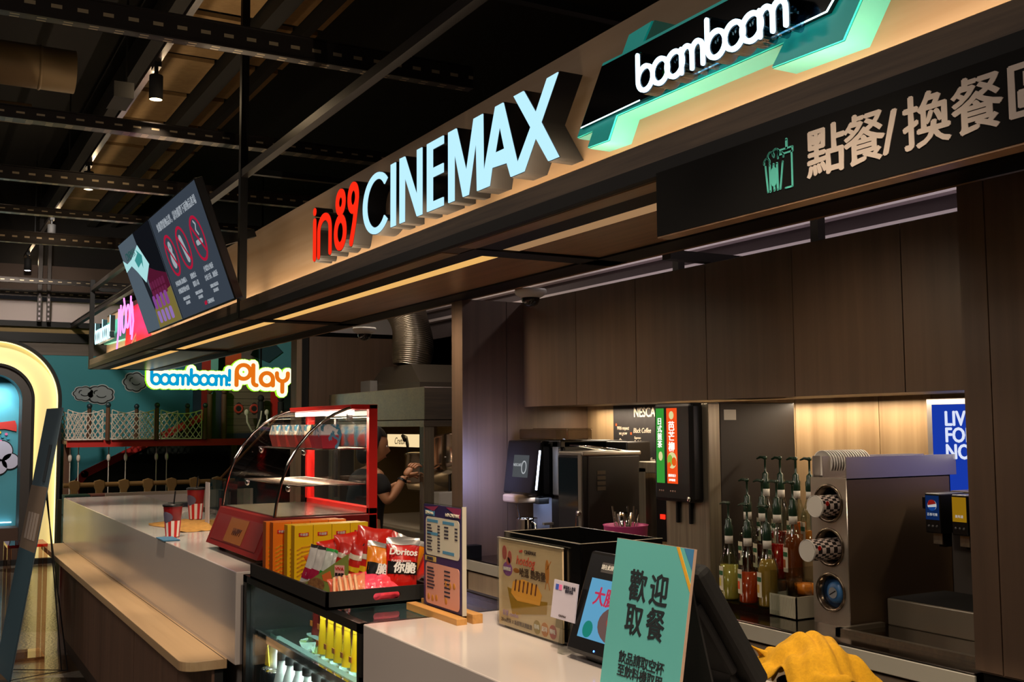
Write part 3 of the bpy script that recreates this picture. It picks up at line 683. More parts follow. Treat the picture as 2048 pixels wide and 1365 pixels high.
t = thing('drink_pouch', 'white and yellow snack pouch at the far end of the fridge', 'pouch', (FX+.09, FY+1.06, .609), FACE)
MB().grid(6, 8, lambda u, v: ((u-.5)*.08, -.02*math.sin(PI*u)*(1-v), .11+v*.11)).build('pouch_body', mat('pouch_white', 'd8dcd8', .4), t, solid=.003)
MB().prism([(-.02, .115), (.03, .12), (.01, .19), (-.01, .16)], -.024, -.021).build('print_patch', mat('yellow_sticker', 'f0d020', .5), t)
t = thing('drink_cup', 'clear cup standing behind the bottles at the far end of the fridge', 'cup', (FX+.20, FY+.97, .72))
MB().lathe([(0, 0), (.035, 0), (.045, .10), (.043, .10), (.033, .004)], n=24).build('cup_body', thin_glass('cup_yellowish', 'f0f0c0', 2), t)

# ---------------------------------------------------------------- snack tray on the fridge
M_CARD = mat('black_card', '14100d', .6)
tr = thing('snack_tray', 'black tray with hand holes full of snacks on top of the drinks fridge', 'tray', (1.045, 2.935, 1.036))
TX, TY = .325, .77
mb = MB().box(0, TX, 0, TY, .0, .008).box(0, .008, 0, TY, 0, .05).box(TX-.008, TX, 0, TY, 0, .05).box(0, TX, TY-.008, TY, 0, .05)
mb.build('tray_body', M_CARD, tr)
pts = [(0, 0), (TX, 0), (TX, .05), (0, .05)]
hole = rounded(.085, .020, .0099, 5, .185, .026)
f_ = poly2d('tray_front', [pts, hole], 0, .008, M_CARD, tr)
# yellow snack boxes: four across, two rows
def snackbox(lb, loc, c, grp, w_=.063, h=.185, d_=.034, dark='b8860c'):
    t = thing('snack_box', lb, 'box', loc, group=grp)
    box('carton', mat('carton_'+c, c, .45), (0, w_, 0, d_, 0, h), t, .001)
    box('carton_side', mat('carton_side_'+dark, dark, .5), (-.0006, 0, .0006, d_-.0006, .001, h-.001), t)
    lg = MB().prism([(.014+.034*p[0], h-.038+.014*p[1]) for p in ((0, .1), (.5, .0), (1, .15), (1, 1), (.5, .85), (0, .95))], -.0012, 0); lg.build('logo_print', mat('logo_red', 'c8201c', .5), t)
    text('卡迪那', .0095, M_PAPERW, t, (.031, -.0018, h-.0315), bold=.03, th=.0006)
    fr_ = MB(); rr_ = random.Random(3)
    for k in range(7): ribbon(fr_, [(.010, .02+.014*k), (.025, .028+.014*k), (.052, .034+.014*k+rr_.uniform(-.003, .003))], .005, -.001, 0, n=6)
    fr_.build('picture_print', mat('fries_gold', 'e09a18', .5), t)
    return t
y0_ = snackbox('yellow fries carton standing in the tray', (1.115, 3.44, 1.046), 'f2c40c', 'yellow fries cartons in the black tray')
for r_ in range(2):
    for k in range(4):
        if r_ or k: dup(y0_, (1.115+.0645*k-(.012*r_), 3.44+.037*r_, 1.046))
o0 = snackbox('orange fries carton standing behind the yellow ones', (1.072, 3.535, 1.046), 'f07a10', 'orange fries cartons in the black tray', h=.19, dark='a04a0c')
for k in range(1, 4): dup(o0, (1.072+.0645*k, 3.535, 1.046))
for k in range(4): dup(o0, (1.060+.0645*k, 3.575, 1.046))
# pillow bags
def bagmesh(w_, h, d_, seed=0, crimp=.10, wr=.004, nx=14, ny=18):
    q = random.Random(seed); ph = [q.uniform(0, 6) for _ in range(6)]
    def prof(u, v):
        e = (math.sin(PI*v)**.55 if 0 < v < 1 else 0)*(math.sin(PI*u)**.6 if 0 < u < 1 else 0)
        wn = wr*(math.sin(9*u+ph[0]+4*v)+math.sin(13*v+ph[1]+5*u)*.8+math.sin(21*u+ph[2]))*min(1, 4*min(v, 1-v))
        ww = w_*(1-.10*math.sin(PI*v))
        return (u-.5)*ww, d_/2*e, v*h+wr*.6*math.sin(8*u+ph[3])*(1 if v > .5 else 0), wn
    mb = MB()
    def fr_(u, v): x, d, z, n = prof(u, v); return (x, -d-abs(n)*.7*(d > .001), z)
    def bk(u, v): x, d, z, n = prof(1-u, v); return (x, d+n*.4*(d > .001), z)
    mb.grid(nx, ny, fr_); mb.grid(nx, ny, bk)
    return mb, fr_
def bag(lb, loc, rot, w_, h, d_, base, bands=(), grp=None, seed=0, texts=(), wr=.003, coat=.6, silver=True):
    t = thing('snack_bag', lb, 'bag', loc, group=grp, rot=rot)
    mb, fn = bagmesh(w_, h, d_, seed, wr=wr)
    mb.build('bag_body', mat('foil_'+base, base, .28, coat=coat), t)
    for v0, v1, c in bands:
        MB().grid(12, 6, lambda u, v: (lambda p: (p[0], p[1]-.0012, p[2]))(fn(.02+.96*u, v0+(v1-v0)*v))).build('printed_band', mat('foil_'+c, c, .3, coat=coat), t)
    if silver:
        MB().grid(12, 2, lambda u, v: (lambda p: (p[0]*1.01, p[1]-.0016, p[2]+.004*v))(fn(u, .93+.07*v))).build('seal_strip', mat('foil_seal', 'b8b4b0', .3, metal=.6), t)
    for s, sz, c, x, v, bo, sh in texts:
        y = fn(.5+x/w_, v)[1]
        text(s, sz, mat('ink_'+c, c, .5), t, (x, y-.003, v*h), bold=bo, th=.001, shear=sh)
    return t
T0 = 1.046
# corn chip bags leaning at the right rear of the tray
bag('red corn chip bag with black band, frontmost at the right end of the tray', (1.292, 2.985, T0), (R(-10), R(6), R(-10)), .105, .165, .05, 'c81c14', ((.40, .62, '0c0a0a'),), 'corn chip bags', 1,
    (('Doritos', .027, 'f0ece6', -.004, .79, .05, .1), ('你脆', .034, 'e8e4e0', .0, .50, .05, .1), ('FLAVOR SHOTS', .0085, 'e8e4e0', -.01, .63, .03, 0)))
bag('orange corn chip bag with black band, just left of the red one in front', (1.232, 3.02, T0), (R(-12), R(10), R(-14)), .10, .158, .045, 'e8850f', ((.40, .62, '0c0a0a'),), 'corn chip bags', 2,
    (('os', .027, 'f0ece6', .02, .80, .05, .1), ('脆', .034, 'e8e4e0', .0, .50, .05, .1)))
bag('red corn chip bag leaning behind the frontmost one', (1.322, 3.05, T0), (R(-8), R(2), R(-35)), .10, .165, .045, 'b81812', ((.40, .62, '100c0c'),), 'corn chip bags', 3)
bag('orange corn chip bag peeking out at the very back of the corn chips', (1.325, 3.10, T0), (R(-8), R(20), R(-20)), .10, .165, .04, 'e8850f', (), 'corn chip bags', 4)
# glossy red snack bags at the back
for k, (x, y, rz_, ry, z, s_) in enumerate(((1.215, 3.27, -20, -14, .03, .11), (1.25, 3.24, -15, -6, .04, .115), (1.285, 3.215, -12, 10, .05, .12), (1.318, 3.17, -25, 34, .035, .12), (1.34, 3.15, -30, 50, .02, .11), (1.19, 3.29, -28, -26, .01, .10))):
    bag(('glossy red snack bag leaning left in the back heap', 'glossy red snack bag standing in the middle of the back heap', 'tallest glossy red snack bag with pointed corner up', 'glossy red snack bag tilted right in the back heap',
         'glossy red snack bag slumped at the right of the back heap', 'orange red snack bag at the left of the back heap, beside the yellow cartons')[k],
        (x, y, T0+z), (R(-8), R(ry), R(rz_)), s_*.95, s_*1.15, .035, 'dc2818' if k < 5 else 'e8601a', (), 'red snack bags heaped at the back', 10+k,
        (('魷魚片', .026, '1a1024', 0, .5, .04, .1),) if k in (1, 2, 3) else (), silver=False)
# cat-ear / checked red bags
for k in range(3):
    bag(('checked red and cream snack bag left of the orange corn chips', 'checked red and cream snack bag, second from the orange corn chips', 'checked red and cream snack bag, behind the green carton')[k],
        (1.208-.026*k, 3.07+.035*k, T0), (R(-6), R(16), R(-40)), .085, .15, .035, 'b8221a', ((.15, .28, 'c8bca8'), (.46, .56, 'd8b01c'), (.70, .80, 'c8bca8')), 'checked red snack bags', 20+k, silver=False)
# white and green nut bags in the cut carton
for k, (x, y, c, b_) in enumerate(((1.115, 3.30, 'c8c4c0', 'a01c40'), (1.127, 3.265, 'c8c4c0', 'a01c40'), (1.140, 3.22, 'ccd0c8', '1e8a34'), (1.154, 3.185, 'ccd0c8', '1e8a34'), (1.168, 3.155, 'ccd0c8', '2a7a30'))):
    bag(('white and maroon nut bag at the far end of the cut carton', 'white and maroon nut bag in front of its twin', 'white and green nut bag in the middle of the cut carton', 'white and green nut bag, second from the carton front', 'white and green nut bag nearest the carton front')[k],
        (x, y, T0+.006), (R(-10), R(14), R(-50)), .070, .130-.004*k, .020, c, ((.16, .42, b_), (.93, 1.0, '2a2220' if k < 2 else '2c9a3c')), 'nut bags in the cut carton', 30+k, silver=False)
t = thing('display_carton', 'green cut display carton with nut picture and pink label holding the nut bags', 'carton', (1.060, 3.225, T0), R(-52))
M_GRNC = mat('carton_green', '7d8a3c', .6); M_CRD = mat('raw_card', 'a89a84', .7)
MB().prism([(0, 0), (.175, 0), (.175, .125), (.03, .035), (0, .02)], 0, .003).build('carton_front', M_GRNC, t)
MB().prism([(0, .0), (.003, .0), (.003, .02), (0, .02)], 0, .07).build('carton_side', M_CRD, t)
box('carton_flap', M_CRD, (-.006, .0, -.0, .075, .0, .03), t)
MB().prism(arc(.062, .028, .030, .022, 0, 360, 20)[:-1], -.001, 0).build('picture_print', mat('nut_brown', '9a6a38', .7, noise=1, scale=4, c2='5a3418'), t)
MB().prism([(.128, .05), (.162, .05), (.162, .09), (.128, .09)], -.001, 0).build('label_print', mat('pink_label', 'e8a8a0', .6), t)
text('VIVA', .014, mat('ink_c81c20', 'c81c20', .5), t, (.145, -.0018, .079), bold=.03, th=.0008); text('萬歲牌', .0105, mat('ink_241c1c', '241c1c', .5), t, (.145, -.0018, .062), bold=.03, th=.0008)
MB().prism([(.083, .058), (.112, .072), (.118, .052), (.104, .038), (.088, .042)], -.001, 0).build('label_print', mat('orange_label', 'e0682c', .6), t)
# transparent pink bags in front
for k, (x, y, rz_, ry, c) in enumerate(((1.135, 3.01, -50, 30, 'e86a50'), (1.15, 2.985, -40, 40, 'e88a60'), (1.165, 2.995, -25, 40, 'f0405c'), (1.19, 2.98, -15, 25, 'f8506c'), (1.225, 2.97, -8, 20, 'f8506c'), (1.255, 2.968, 5, 30, 'f84858'))):
    t = bag(('clear bag of dried sweets lying at the front left corner of the tray', 'clear bag of dried sweets just right of the corner one', 'pink cellophane snack bag leaning left at the tray front', 'pink cellophane snack bag in the middle of the tray front',
         'pink cellophane snack bag right of the middle at the tray front', 'pink cellophane snack bag below the red corn chips')[k],
        (x, y, T0), (R(-32), R(-ry*.4), R(rz_*.5)), .10, .078, .03, c, (), 'cellophane snack bags along the tray front', 40+k, silver=False, wr=.004)
    if k < 2:
        mb = MB()
        for q in range(4): mb.tube([(-.03+.015*q, -.022, .02), (-.025+.015*q, -.02, .07)], .005, 6)
        mb.build('sweets_print', mat('sweets_peach', 'f0b888', .5), t)

# ---------------------------------------------------------------- acrylic menu stand with wooden foot
t = thing('menu_stand', 'upright acrylic menu card in a wooden block foot beside the snack tray', 'menu stand', (1.285, 2.80, 1.036), FACE)
for y_ in (-.038, .008): box('wood_block', mat('beech_block', 'c08a48', .5, grain='x', scale=2), (-.035, .285, y_, y_+.030, 0, .020 if y_ < 0 else .028), t, .001)
box('acrylic_sheet', M_ACRY, (.0, .25, .003, .008, 0.0, .302), t); box('acrylic_edge', mat('acrylic_edge_bright', 'b8b0a0', .3), (.2485, .251, -.004, .008, .02, .303), t)
box('menu_card', mat('menu_navy', '2c2450', .4), (.006, .244, -.002, .002, .02, .298), t)
pk_ = mat('menu_cream', 'c8c0ac', .5); bl_ = mat('menu_blue', '4a86a8', .5); rd_ = mat('menu_coral', 'd8604c', .5); ink = mat('menu_ink', '2a2a38', .5)
MB().prism(rounded(.21, .105, .012, 4, .125, .212), -.003, -.002).build('menu_panel', pk_, t)
MB().prism(rounded(.21, .112, .012, 4, .125, .082), -.003, -.002).build('menu_panel', mat('menu_peach', 'd0907c', .5), t)
MB().prism([(.01, .29), (.10, .296), (.07, .28)], -.003, -.002).prism([(.15, .296), (.24, .297), (.235, .27)], -.003, -.002).build('menu_swash', mat('menu_plum', '8a2c50', .5), t)
text('in89 CINEMAX', .013, pk_, t, (.19, -.004, .276)); box('menu_tab', bl_, (.015, .075, -.003, -.002, .268, .282), t); text('飲料 Drinks', .010, pk_, t, (.045, -.004, .275))
box('menu_tab', mat('menu_gold', 'b89a50', .5), (.015, .085, -.003, -.002, .142, .156), t); text('美味餐點', .010, ink, t, (.05, -.004, .149))
mb = MB()
for k in range(9): mb.box(.03, .055+.004*(k % 3), -.004, -.003, .240-.0085*k, .2435-.0085*k).box(.098, .112, -.004, -.003, .240-.0085*k, .2435-.0085*k)
for k in range(4): mb.box(.14, .165, -.004, -.003, .24-.0095*k, .244-.0095*k).box(.205, .22, -.004, -.003, .24-.0095*k, .244-.0095*k)
for k in range(7): mb.box(.03, .07+.004*(k % 3), -.004, -.003, .122-.009*k, .126-.009*k).box(.14, .175, -.004, -.003, .122-.011*k, .126-.011*k)
mb.build('menu_lines_print', ink, t)
mb = MB()
for x_, z_ in ((.03, .250), (.13, .250), (.03, .215), (.13, .17)): mb.box(x_, x_+.07, -.0036, -.003, z_, z_+.008)
mb.build('menu_heading_print', bl_, t)
mb = MB()
for x_, z_ in ((.04, .045), (.065, .043), (.09, .046), (.15, .09), (.175, .088), (.20, .09), (.15, .045)): mb.ell((x_, -.0035, z_), (.008, .0006, .009), 10, 6)
mb.build('food_picture_print', mat('food_gold', 'b8782c', .5), t)

# ---------------------------------------------------------------- red food warmer
wx = thing('food_warmer', 'red countertop food warmer with curved glass front and paper food trays inside', 'food warmer', (1.13, 4.70, 1.04), FACE)
WL, WD = .77, .475      # local x 0..WL towards the camera, y 0..WD away from the customer
for x_ in (.05, WL-.08):
    for y_ in (.06, WD-.08): MB().cyl((x_, y_, 0), (x_, y_, .03), .014).build('foot', M_BLK, wx)
# base: slanted front
bp_ = [(.0, .025), (.06, .175), (WD, .175), (WD, .025)]
mb = MB(); mb.v = [(x_, y_, z_) for x_ in (0, WL) for (y_, z_) in bp_]; mb.f = [(0, 1, 2, 3), (7, 6, 5, 4), (0, 4, 5, 1), (1, 5, 6, 2), (2, 6, 7, 3), (3, 7, 4, 0)]; mb.sm = [False]*6; mb.mi = [0]*6
mb.build('base', M_REDD, wx, .003)
sl = math.atan2(.06, .15)
pf = thing('front_sticker', '', '', rot=(sl*-1, 0, 0)); 
for k_ in ('label', 'category'): del pf[k_]
pf.parent = wx; pf.location = (0, -.001, .025)
box('sticker_frame', mat('warmer_frame', '6a1414', .4), (.05, WL-.05, -.002, .001, .025, .135), pf)
box('sticker_glow', mat('warmer_amber', '7a4418', .4), (.26, .52, -.004, -.002, .03, .13), pf)
text('HAPPY', .04, mat('ink_3a1408', '3a1408', .5), pf, (.41, -.005, .075), bold=.02)
box('deck', mat('steel_deck', 'b0a8a0', .22, metal=1), (.02, WL-.02, .08, WD-.02, .175, .18), wx)
mb = MB()
for x_ in (0.0, WL-.028): mb.box(x_, x_+.028, WD-.035, WD, .025, .60)
mb.box(0, WL, WD-.11, WD, .582, .60).box(0, WL, WD-.035, WD, .175, .2)
mb.build('rear_frame', M_RED, wx, .002)
def sidepts(x_):
    return [(.075, .178)]+[(.075+.30*(1-math.cos(R(a)))*1.0, .178+.418*math.sin(R(a))**.9) for a in range(8, 91, 6)]
prof = [(.07, .178), (.078, .24), (.095, .31), (.122, .38), (.158, .44), (.20, .49), (.25, .532), (.30, .562), (.352, .583), (.385, .590)]
MB().grid(1, len(prof)-1, lambda u, v: (.004+(WL-.008)*u, *prof[round(v*(len(prof)-1))])).build('curved_glass', M_GLASS, wx)
for x_ in (.006, WL-.010):
    MB().tube([(x_, p[0], p[1]) for p in prof], .006, 8).build('glass_edge_trim', M_CHROME, wx)
    s_ = MB(); P_ = [(x_, p[0], p[1]) for p in prof]+[(x_, WD-.035, .59), (x_, WD-.035, .178)]; s_.add(P_, [list(range(len(P_)))]); s_.build('side_glass', M_GLASS, wx)
box('rear_glass', M_GLASS, (.028, WL-.028, WD-.02, WD-.017, .2, .58), wx)
box('rear_handle', M_BLK, (.36, .38, WD-.03, WD-.02, .22, .55), wx)
box('lamp_tube', E('warmer_tube', 'ffe4cc', 9), (.05, WL-.05, WD-.10, WD-.078, .560, .578), wx)
lamp('warmer_light', 'AREA', (1.13+.40, 4.315, 1.04+.552), 7, WARMW, rot=(0, 0, 0), size=(.04, .6))
MB().cyl((.70, WD-.09, .54), (.70, WD-.09, .565), .012).build('lamp_holder', M_GREY, wx)
M_WIRE = mat('shelf_wire', '8a8278', .25, metal=1)
for z_, d0, lb_ in ((.29, .16, 'lower'), (.428, .22, 'upper')):
    mb = MB(); mb.tube([(.03, d0, z_), (WL-.03, d0, z_), (WL-.03, WD-.04, z_), (.03, WD-.04, z_)], .003, 6, closed=True)
    for k in range(1, 16): mb.tube([(.03+(WL-.06)*k/16, d0, z_), (.03+(WL-.06)*k/16, WD-.04, z_)], .0013, 5)
    for k in range(1, 5): mb.tube([(.03, d0+(WD-.04-d0)*k/5, z_-.002), (WL-.03, d0+(WD-.04-d0)*k/5, z_-.002)], .002, 5)
    mb.build('wire_rack', M_WIRE, wx)
    for x_ in (.08, WL-.12): MB().ell((x_, d0-.004, z_-.012), (.014, .010, .014), 14, 8).build('rack_clip', M_CHROME, wx)
# paper boats on the upper rack
def boat(lb, x, y, z, c1, c2, c3):
    t = thing('food_carton', lb, 'carton', (1.13+y, 4.70-x, 1.04+z), FACE, group='printed paper food cartons in the warmer')
    def fr_(x0, x1, z0, z1, y0, y1, m_, nm):
        mb = MB(); mb.add([(-x0, -y0, z0), (x0, -y0, z0), (x1, -y1, z1), (-x1, -y1, z1), (-x0, y0, z0), (x0, y0, z0), (x1, y1, z1), (-x1, y1, z1)], [(0, 1, 2, 3), (5, 4, 7, 6), (1, 5, 6, 2), (4, 0, 3, 7), (4, 5, 1, 0)]); return mb.build(nm, m_, t, solid=.0015)
    fr_(.040, .052, 0, .052, .03, .042, mat('boat_'+c1, c1, .5, noise=1, scale=2.0, c2=c2, sharp=1), 'carton_tray')
    fr_(.052, .036, .050, .092, .042, .034, mat('boat_'+c3, c3, .5, noise=1, scale=2.0, c2='3a86a8', sharp=1), 'carton_lid')
    return t
bt = boat('blue and cream printed paper food carton on the upper rack', .10, .30, .431, 'a83a34', '5a98b0', 'e0d8c8')
for k in range(1, 4): dup(bt, (1.13+.30, 4.70-.10-.125*k, 1.04+.431))
b2 = boat('yellow, red and blue printed paper food carton near the right end of the rack', .60, .31, .431, 'c01838', '6aa4d0', 'f0c41c')
b3 = boat('blue and white printed food carton at the rack end by the red frame', .705, .29, .431, 'c83048', '6aa4d0', 'e8e4e8')
# ================================================================ things on the cashier counter
t = thing('acrylic_box', 'open black acrylic box standing behind the hotdog poster', 'box', (1.352, 2.09, 1.04))
mb = MB(); BX, BY, BZ = .235, .36, .24
mb.box(0, .005, 0, BY, 0, BZ).box(BX-.005, BX, 0, BY, 0, BZ).box(.005, BX-.005, 0, .005, 0, BZ).box(.005, BX-.005, BY-.005, BY, 0, BZ).box(0, BX, 0, BY, 0, .004)
mb.build('panel', mat('gloss_black_acrylic', '060606', .12), t, .0008)
e_ = MB()
for a, b in (((0, 0), (BX, 0)), ((0, BY), (BX, BY))): e_.box(a[0], b[0], a[1]-.001, a[1]+.004 if a[1] == 0 else a[1]+.001, BZ, BZ+.001)
e_.box(0, .005, 0, BY, BZ, BZ+.001); e_.build('panel_edge', mat('acrylic_edge', '8a8070', .3), t)
t = thing('poster_holder', 'clear acrylic holder with a hotdog poster leaning on the black box', 'poster', (1.343, 2.465, 1.044), FACE)
PW, PH = .315, .222
box('acrylic_sheet', M_ACRY, (0, PW, -.004, -.002, 0, PH), t); box('acrylic_edge', mat('acrylic_edge_bright', 'b8b0a0', .3), (0, PW, -.004, .003, PH-.0015, PH), t)
box('poster', mat('poster_sand', 'ecd0a8', .5, grain='x', scale=.8, c2='dcb88a'), (.004, PW-.004, -.001, .004, .002, PH-.004), t)
Pk = lambda n, c: mat('ink_'+c, c, .55)
text('CINEMAX', .013, Pk('', '3a2a24'), t, (.165, -.0022, .196), bold=.02, th=.0006); text('in89', .010, Pk('', 'c02820'), t, (.12, -.0022, .196), th=.0006)
text('hotdog', .032, Pk('', 'c0402c'), t, (.14, -.0022, .172), bold=.0, th=.0006, shear=.3)
text('哈逗 熱狗堡', .024, Pk('', '4a3420'), t, (.175, -.0022, .143), bold=.03, th=.0006)
MB().ell((.095, -.001, .146), (.016, .001, .006)).build('picture_print', Pk('', 'b06a28'), t)
MB().ell((.05, -.001, .145), (.025, .001, .018)).build('badge_print', mat('badge_purple', '9a5aa0', .6), t); text('重磅推薦', .010, M_PAPERW, t, (.05, -.003, .145), th=.0006)
pp = MB()
for c_, r_ in (((.035, .185), (.012, .018)), ((.062, .176), (.010, .016)), ((.055, .165), (.010, .010))): pp.prism(arc(c_[0], c_[1], r_[0], r_[1], 0, 360, 16)[:-1], -.0018, -.001)
pp.build('picture_print', mat('cartoon_sausage', 'c8645a', .6), t)
pp = MB(); pp.prism(arc(.245, .160, .009, .028, 0, 360, 16)[:-1], -.0018, -.001); ribbon(pp, [(.245, .165), (.262, .185)], .002, -.0018, -.001); ribbon(pp, [(.24, .135), (.235, .118)], .002, -.0018, -.001); ribbon(pp, [(.25, .135), (.256, .118)], .002, -.0018, -.001)
pp.build('picture_print', mat('cartoon_orange', 'd88a3c', .6), t)
MB().prism([(.05, .10), (.075, .035), (.24, .058), (.245, .088), (.2, .085)], -.0018, -.001).build('picture_print', mat('tray_mustard', 'b88a20', .6), t)
MB().prism([(.07, .088), (.08, .118), (.13, .128), (.2, .12), (.22, .1), (.21, .075), (.1, .072)], -.0024, -.0018).build('picture_print', mat('bun_gold', 'd89830', .6), t)
mb = MB()
for k in range(6): ribbon(mb, [(.09+.02*k, .098), (.096+.02*k, .122)], .006, -.003, -.0024)
mb.build('picture_print', mat('sauce_brown', '6a3418', .6), t)
text('套餐 combo', .016, mat('ink_lilac', 'a08aa8', .6), t, (.065, -.0022, .034), th=.0006); text('20cm熱狗 X 新鮮製法潛艇堡', .0125, Pk('', '5a4a3c'), t, (.095, -.0022, .016), th=.0006, bold=.02)
for k, (c_, s_) in enumerate((('a88a40', '美味'), ('c87830', '起司'), ('b04438', '辣味'))):
    MB().prism(arc(.195+.037*k, .022, .0165, .0165, 0, 360, 20)[:-1], -.0018, -.001).build('badge_print', mat('badge'+c_, c_, .6), t); text(s_, .013, M_PAPERW, t, (.195+.037*k, -.0026, .022), th=.0006)
t = thing('price_card', 'small white acrylic card with printed notes in front of the black box', 'card', (1.298, 2.135, 1.115), rot=(R(-8), 0, FACE))
box('card', mat('card_lilac', 'c4bcc8', .5), (0, .10, 0, .003, 0, .085), t); box('card_stand', M_ACRY, (.02, .08, .003, .006, -.02, .02), t); box('card_leg', M_ACRY, (.04, .06, .003, .05, -.074, -.02), t)
box('logo_print', mat('badge_blue', '3a58b0', .5), (.01, .022, -.001, 0, .064, .076), t); box('logo_print', mat('badge_pink', 'e070a0', .5), (.024, .036, -.001, 0, .064, .076), t)
text('掃描加入會員\n優惠資訊', .0085, Pk('', '2a2a38'), t, (.068, -.001, .068), th=.0005, bold=.02); text('CINEMAX', .007, Pk('', '3a2a24'), t, (.05, -.001, .008), th=.0005)
# customer display
t = thing('payment_terminal', 'black touch terminal with a bright blue advert on its tilted screen', 'terminal', (1.29, 2.05, 1.041), FACE)
box('foot', M_BLK2, (.04, .30, .02, .22, 0, .018), t, .004); box('neck', M_BLK2, (.13, .21, .10, .16, .018, .15), t, .004)
hd = box('screen_head', M_BLK2, (0, .33, 0, .035, 0, .225), t, .008, loc=(0, -.008, .018), rot=(R(-19), 0, 0))
box('display', E('pos_blue', '6ab0d8', .75), (.035, .295, -.0012, 0, .035, .165), hd)
text('大腸麵線', .042, E('pos_red', 'c83858', .8), hd, (.145, -.0025, .125), bold=.035, th=.0008)
mb = MB(); mb.prism(arc(.175, .075, .075, .042, 0, 360, 24)[:-1], -.0022, -.0012); mb.build('picture_print', E('pos_bowl', '8a6a64', .5), hd)
mb = MB(); mb.prism(arc(.18, .08, .05, .022, 0, 360, 20)[:-1], -.003, -.0022); mb.build('picture_print', E('pos_sausage', 'b85048', .6), hd)
mb = MB(); mb.prism(arc(.068, .055, .018, .018, 0, 360, 20)[:-1], -.0022, -.0012); mb.build('picture_print', E('pos_green', '2a9a88', .6), hd)
box('label_strip', mat('grey_label', '4a4644', .5), (.06, .20, -.001, 0, .18, .202), hd); text('請在此掃描條碼／發票載具', .0115, M_PAPERW, hd, (.13, -.0018, .191), th=.0005, bold=.02)
MB().prism(arc(.11, .014, .0022, .0022, 0, 360, 10)[:-1], -.001, 0).build('led', E('led_blue', '4a80ff', 6), hd)
# cashier's monitor seen from behind
t = thing('cashier_monitor', 'back of a black tilted cashier monitor behind the teal welcome sign', 'monitor', (1.42, 1.83, 1.041), FACE)
box('foot', M_BLK2, (.14, .27, -.10, .02, 0, .015), t, .004)
mh = box('monitor_shell', M_BLKM, (.12, .29, -.035, 0, 0, .265), t, .012, loc=(0, -.002, .038), rot=(R(33), 0, 0))
box('monitor_ridge', M_BLKM, (.15, .26, -.055, -.035, .04, .20), mh, .008)
box('neck', M_BLK2, (.17, .24, -.06, -.02, .012, .10), t)
# teal welcome sign
t = thing('welcome_sign', 'teal tent sign with large dark characters standing at the front of the cashier counter', 'sign', (1.155, 1.72, 1.04), FACE)
sb = box('sign_board', mat('sign_teal', '5cb0ac', .7), (0, .232, -.006, 0, 0, .298), t, loc=(0, 0, 0), rot=(R(-9.5), 0, 0))
box('board_edge', mat('foam_edge', 'c8a890', .8), (.232, .2325, -.006, 0, 0, .298), sb); box('board_edge', mat('foam_edge', 'c8a890', .8), (0, .2325, -.0061, 0, .298, .2985), sb)
MB().prism([(.183, .298), (.192, .298), (.232, .238), (.232, .225)], -.0068, -.006).build('stripe_print', mat('stripe_yellow', 'd8a028', .6), sb)
MB().prism([(.205, .298), (.232, .298), (.232, .262)], -.0068, -.006).build('stripe_print', mat('stripe_blue', '3a7aa8', .6), sb)
INK = mat('sign_ink', '1c2428', .6)
for ch, x, z_ in (('歡', .083, .213), ('迎', .147, .213), ('取', .083, .152), ('餐', .147, .152)): text(ch, .060, INK, sb, (x, -.0066, z_), bold=.028, th=.0008, sx=.92)
text('飲品請取空杯\n至飲料機取用', .0235, INK, sb, (.118, -.0066, .072), bold=.02, th=.0008, space=.93, line=1.0)
box('rear_leg', M_BLKM, (.03, .20, 0, .004, 0, .27), t, rot=(R(14), 0, 0), loc=(0, .115, .004))
# yellow towel over a blue bin
t = thing('waste_bin', 'blue bin mostly hidden under the yellow towel in the staff aisle', 'bin', (1.72, 1.73, 0))
MB().lathe([(0, 0), (.07, 0), (.085, 1.0), (.08, 1.0)], n=24).build('bin_body', mat('bin_blue', '1c3a68', .5), t)
def towel():
    mb = MB()
    def fn(u, v):
        a = (u-.5)*2; b = (v-.5)*2; r = math.sqrt(a*a+b*b)
        x = 1.72+a*.115*(1-.12*r)+.012*math.sin(5*b+1); y = 1.74+b*.155*(1-.12*r)+.010*math.sin(6*a)
        z = 1.088-.115*max(0, r-.25)**1.35+.016*math.sin(6*a+3*b+1)*r+.012*math.sin(10*b+4*a)*r+.006*math.sin(17*a-9*b)
        return (x, y, z)
    mb.grid(26, 26, fn)
    return mb
o = towel().build('towel', mat('towel_yellow', 'd09a10', .95, noise=1, scale=8, c2='b8860c', bump=.8), None, solid=.006, sub=1); tag(o, 'crumpled yellow cleaning towel draped over the bin behind the cashier counter', 'towel')
mb = MB(); mb.grid(12, 12, lambda u, v: (1.655+.05*u+.015*math.sin(4*v), 1.80+.06*v-.01*math.sin(5*u), 1.045-.055*(1-v)*(1-u)+.02*math.sin(3*u+2*v)))
tw = mb.build('folded_corner', MATS['towel_yellow'], o, solid=.006, sub=1)

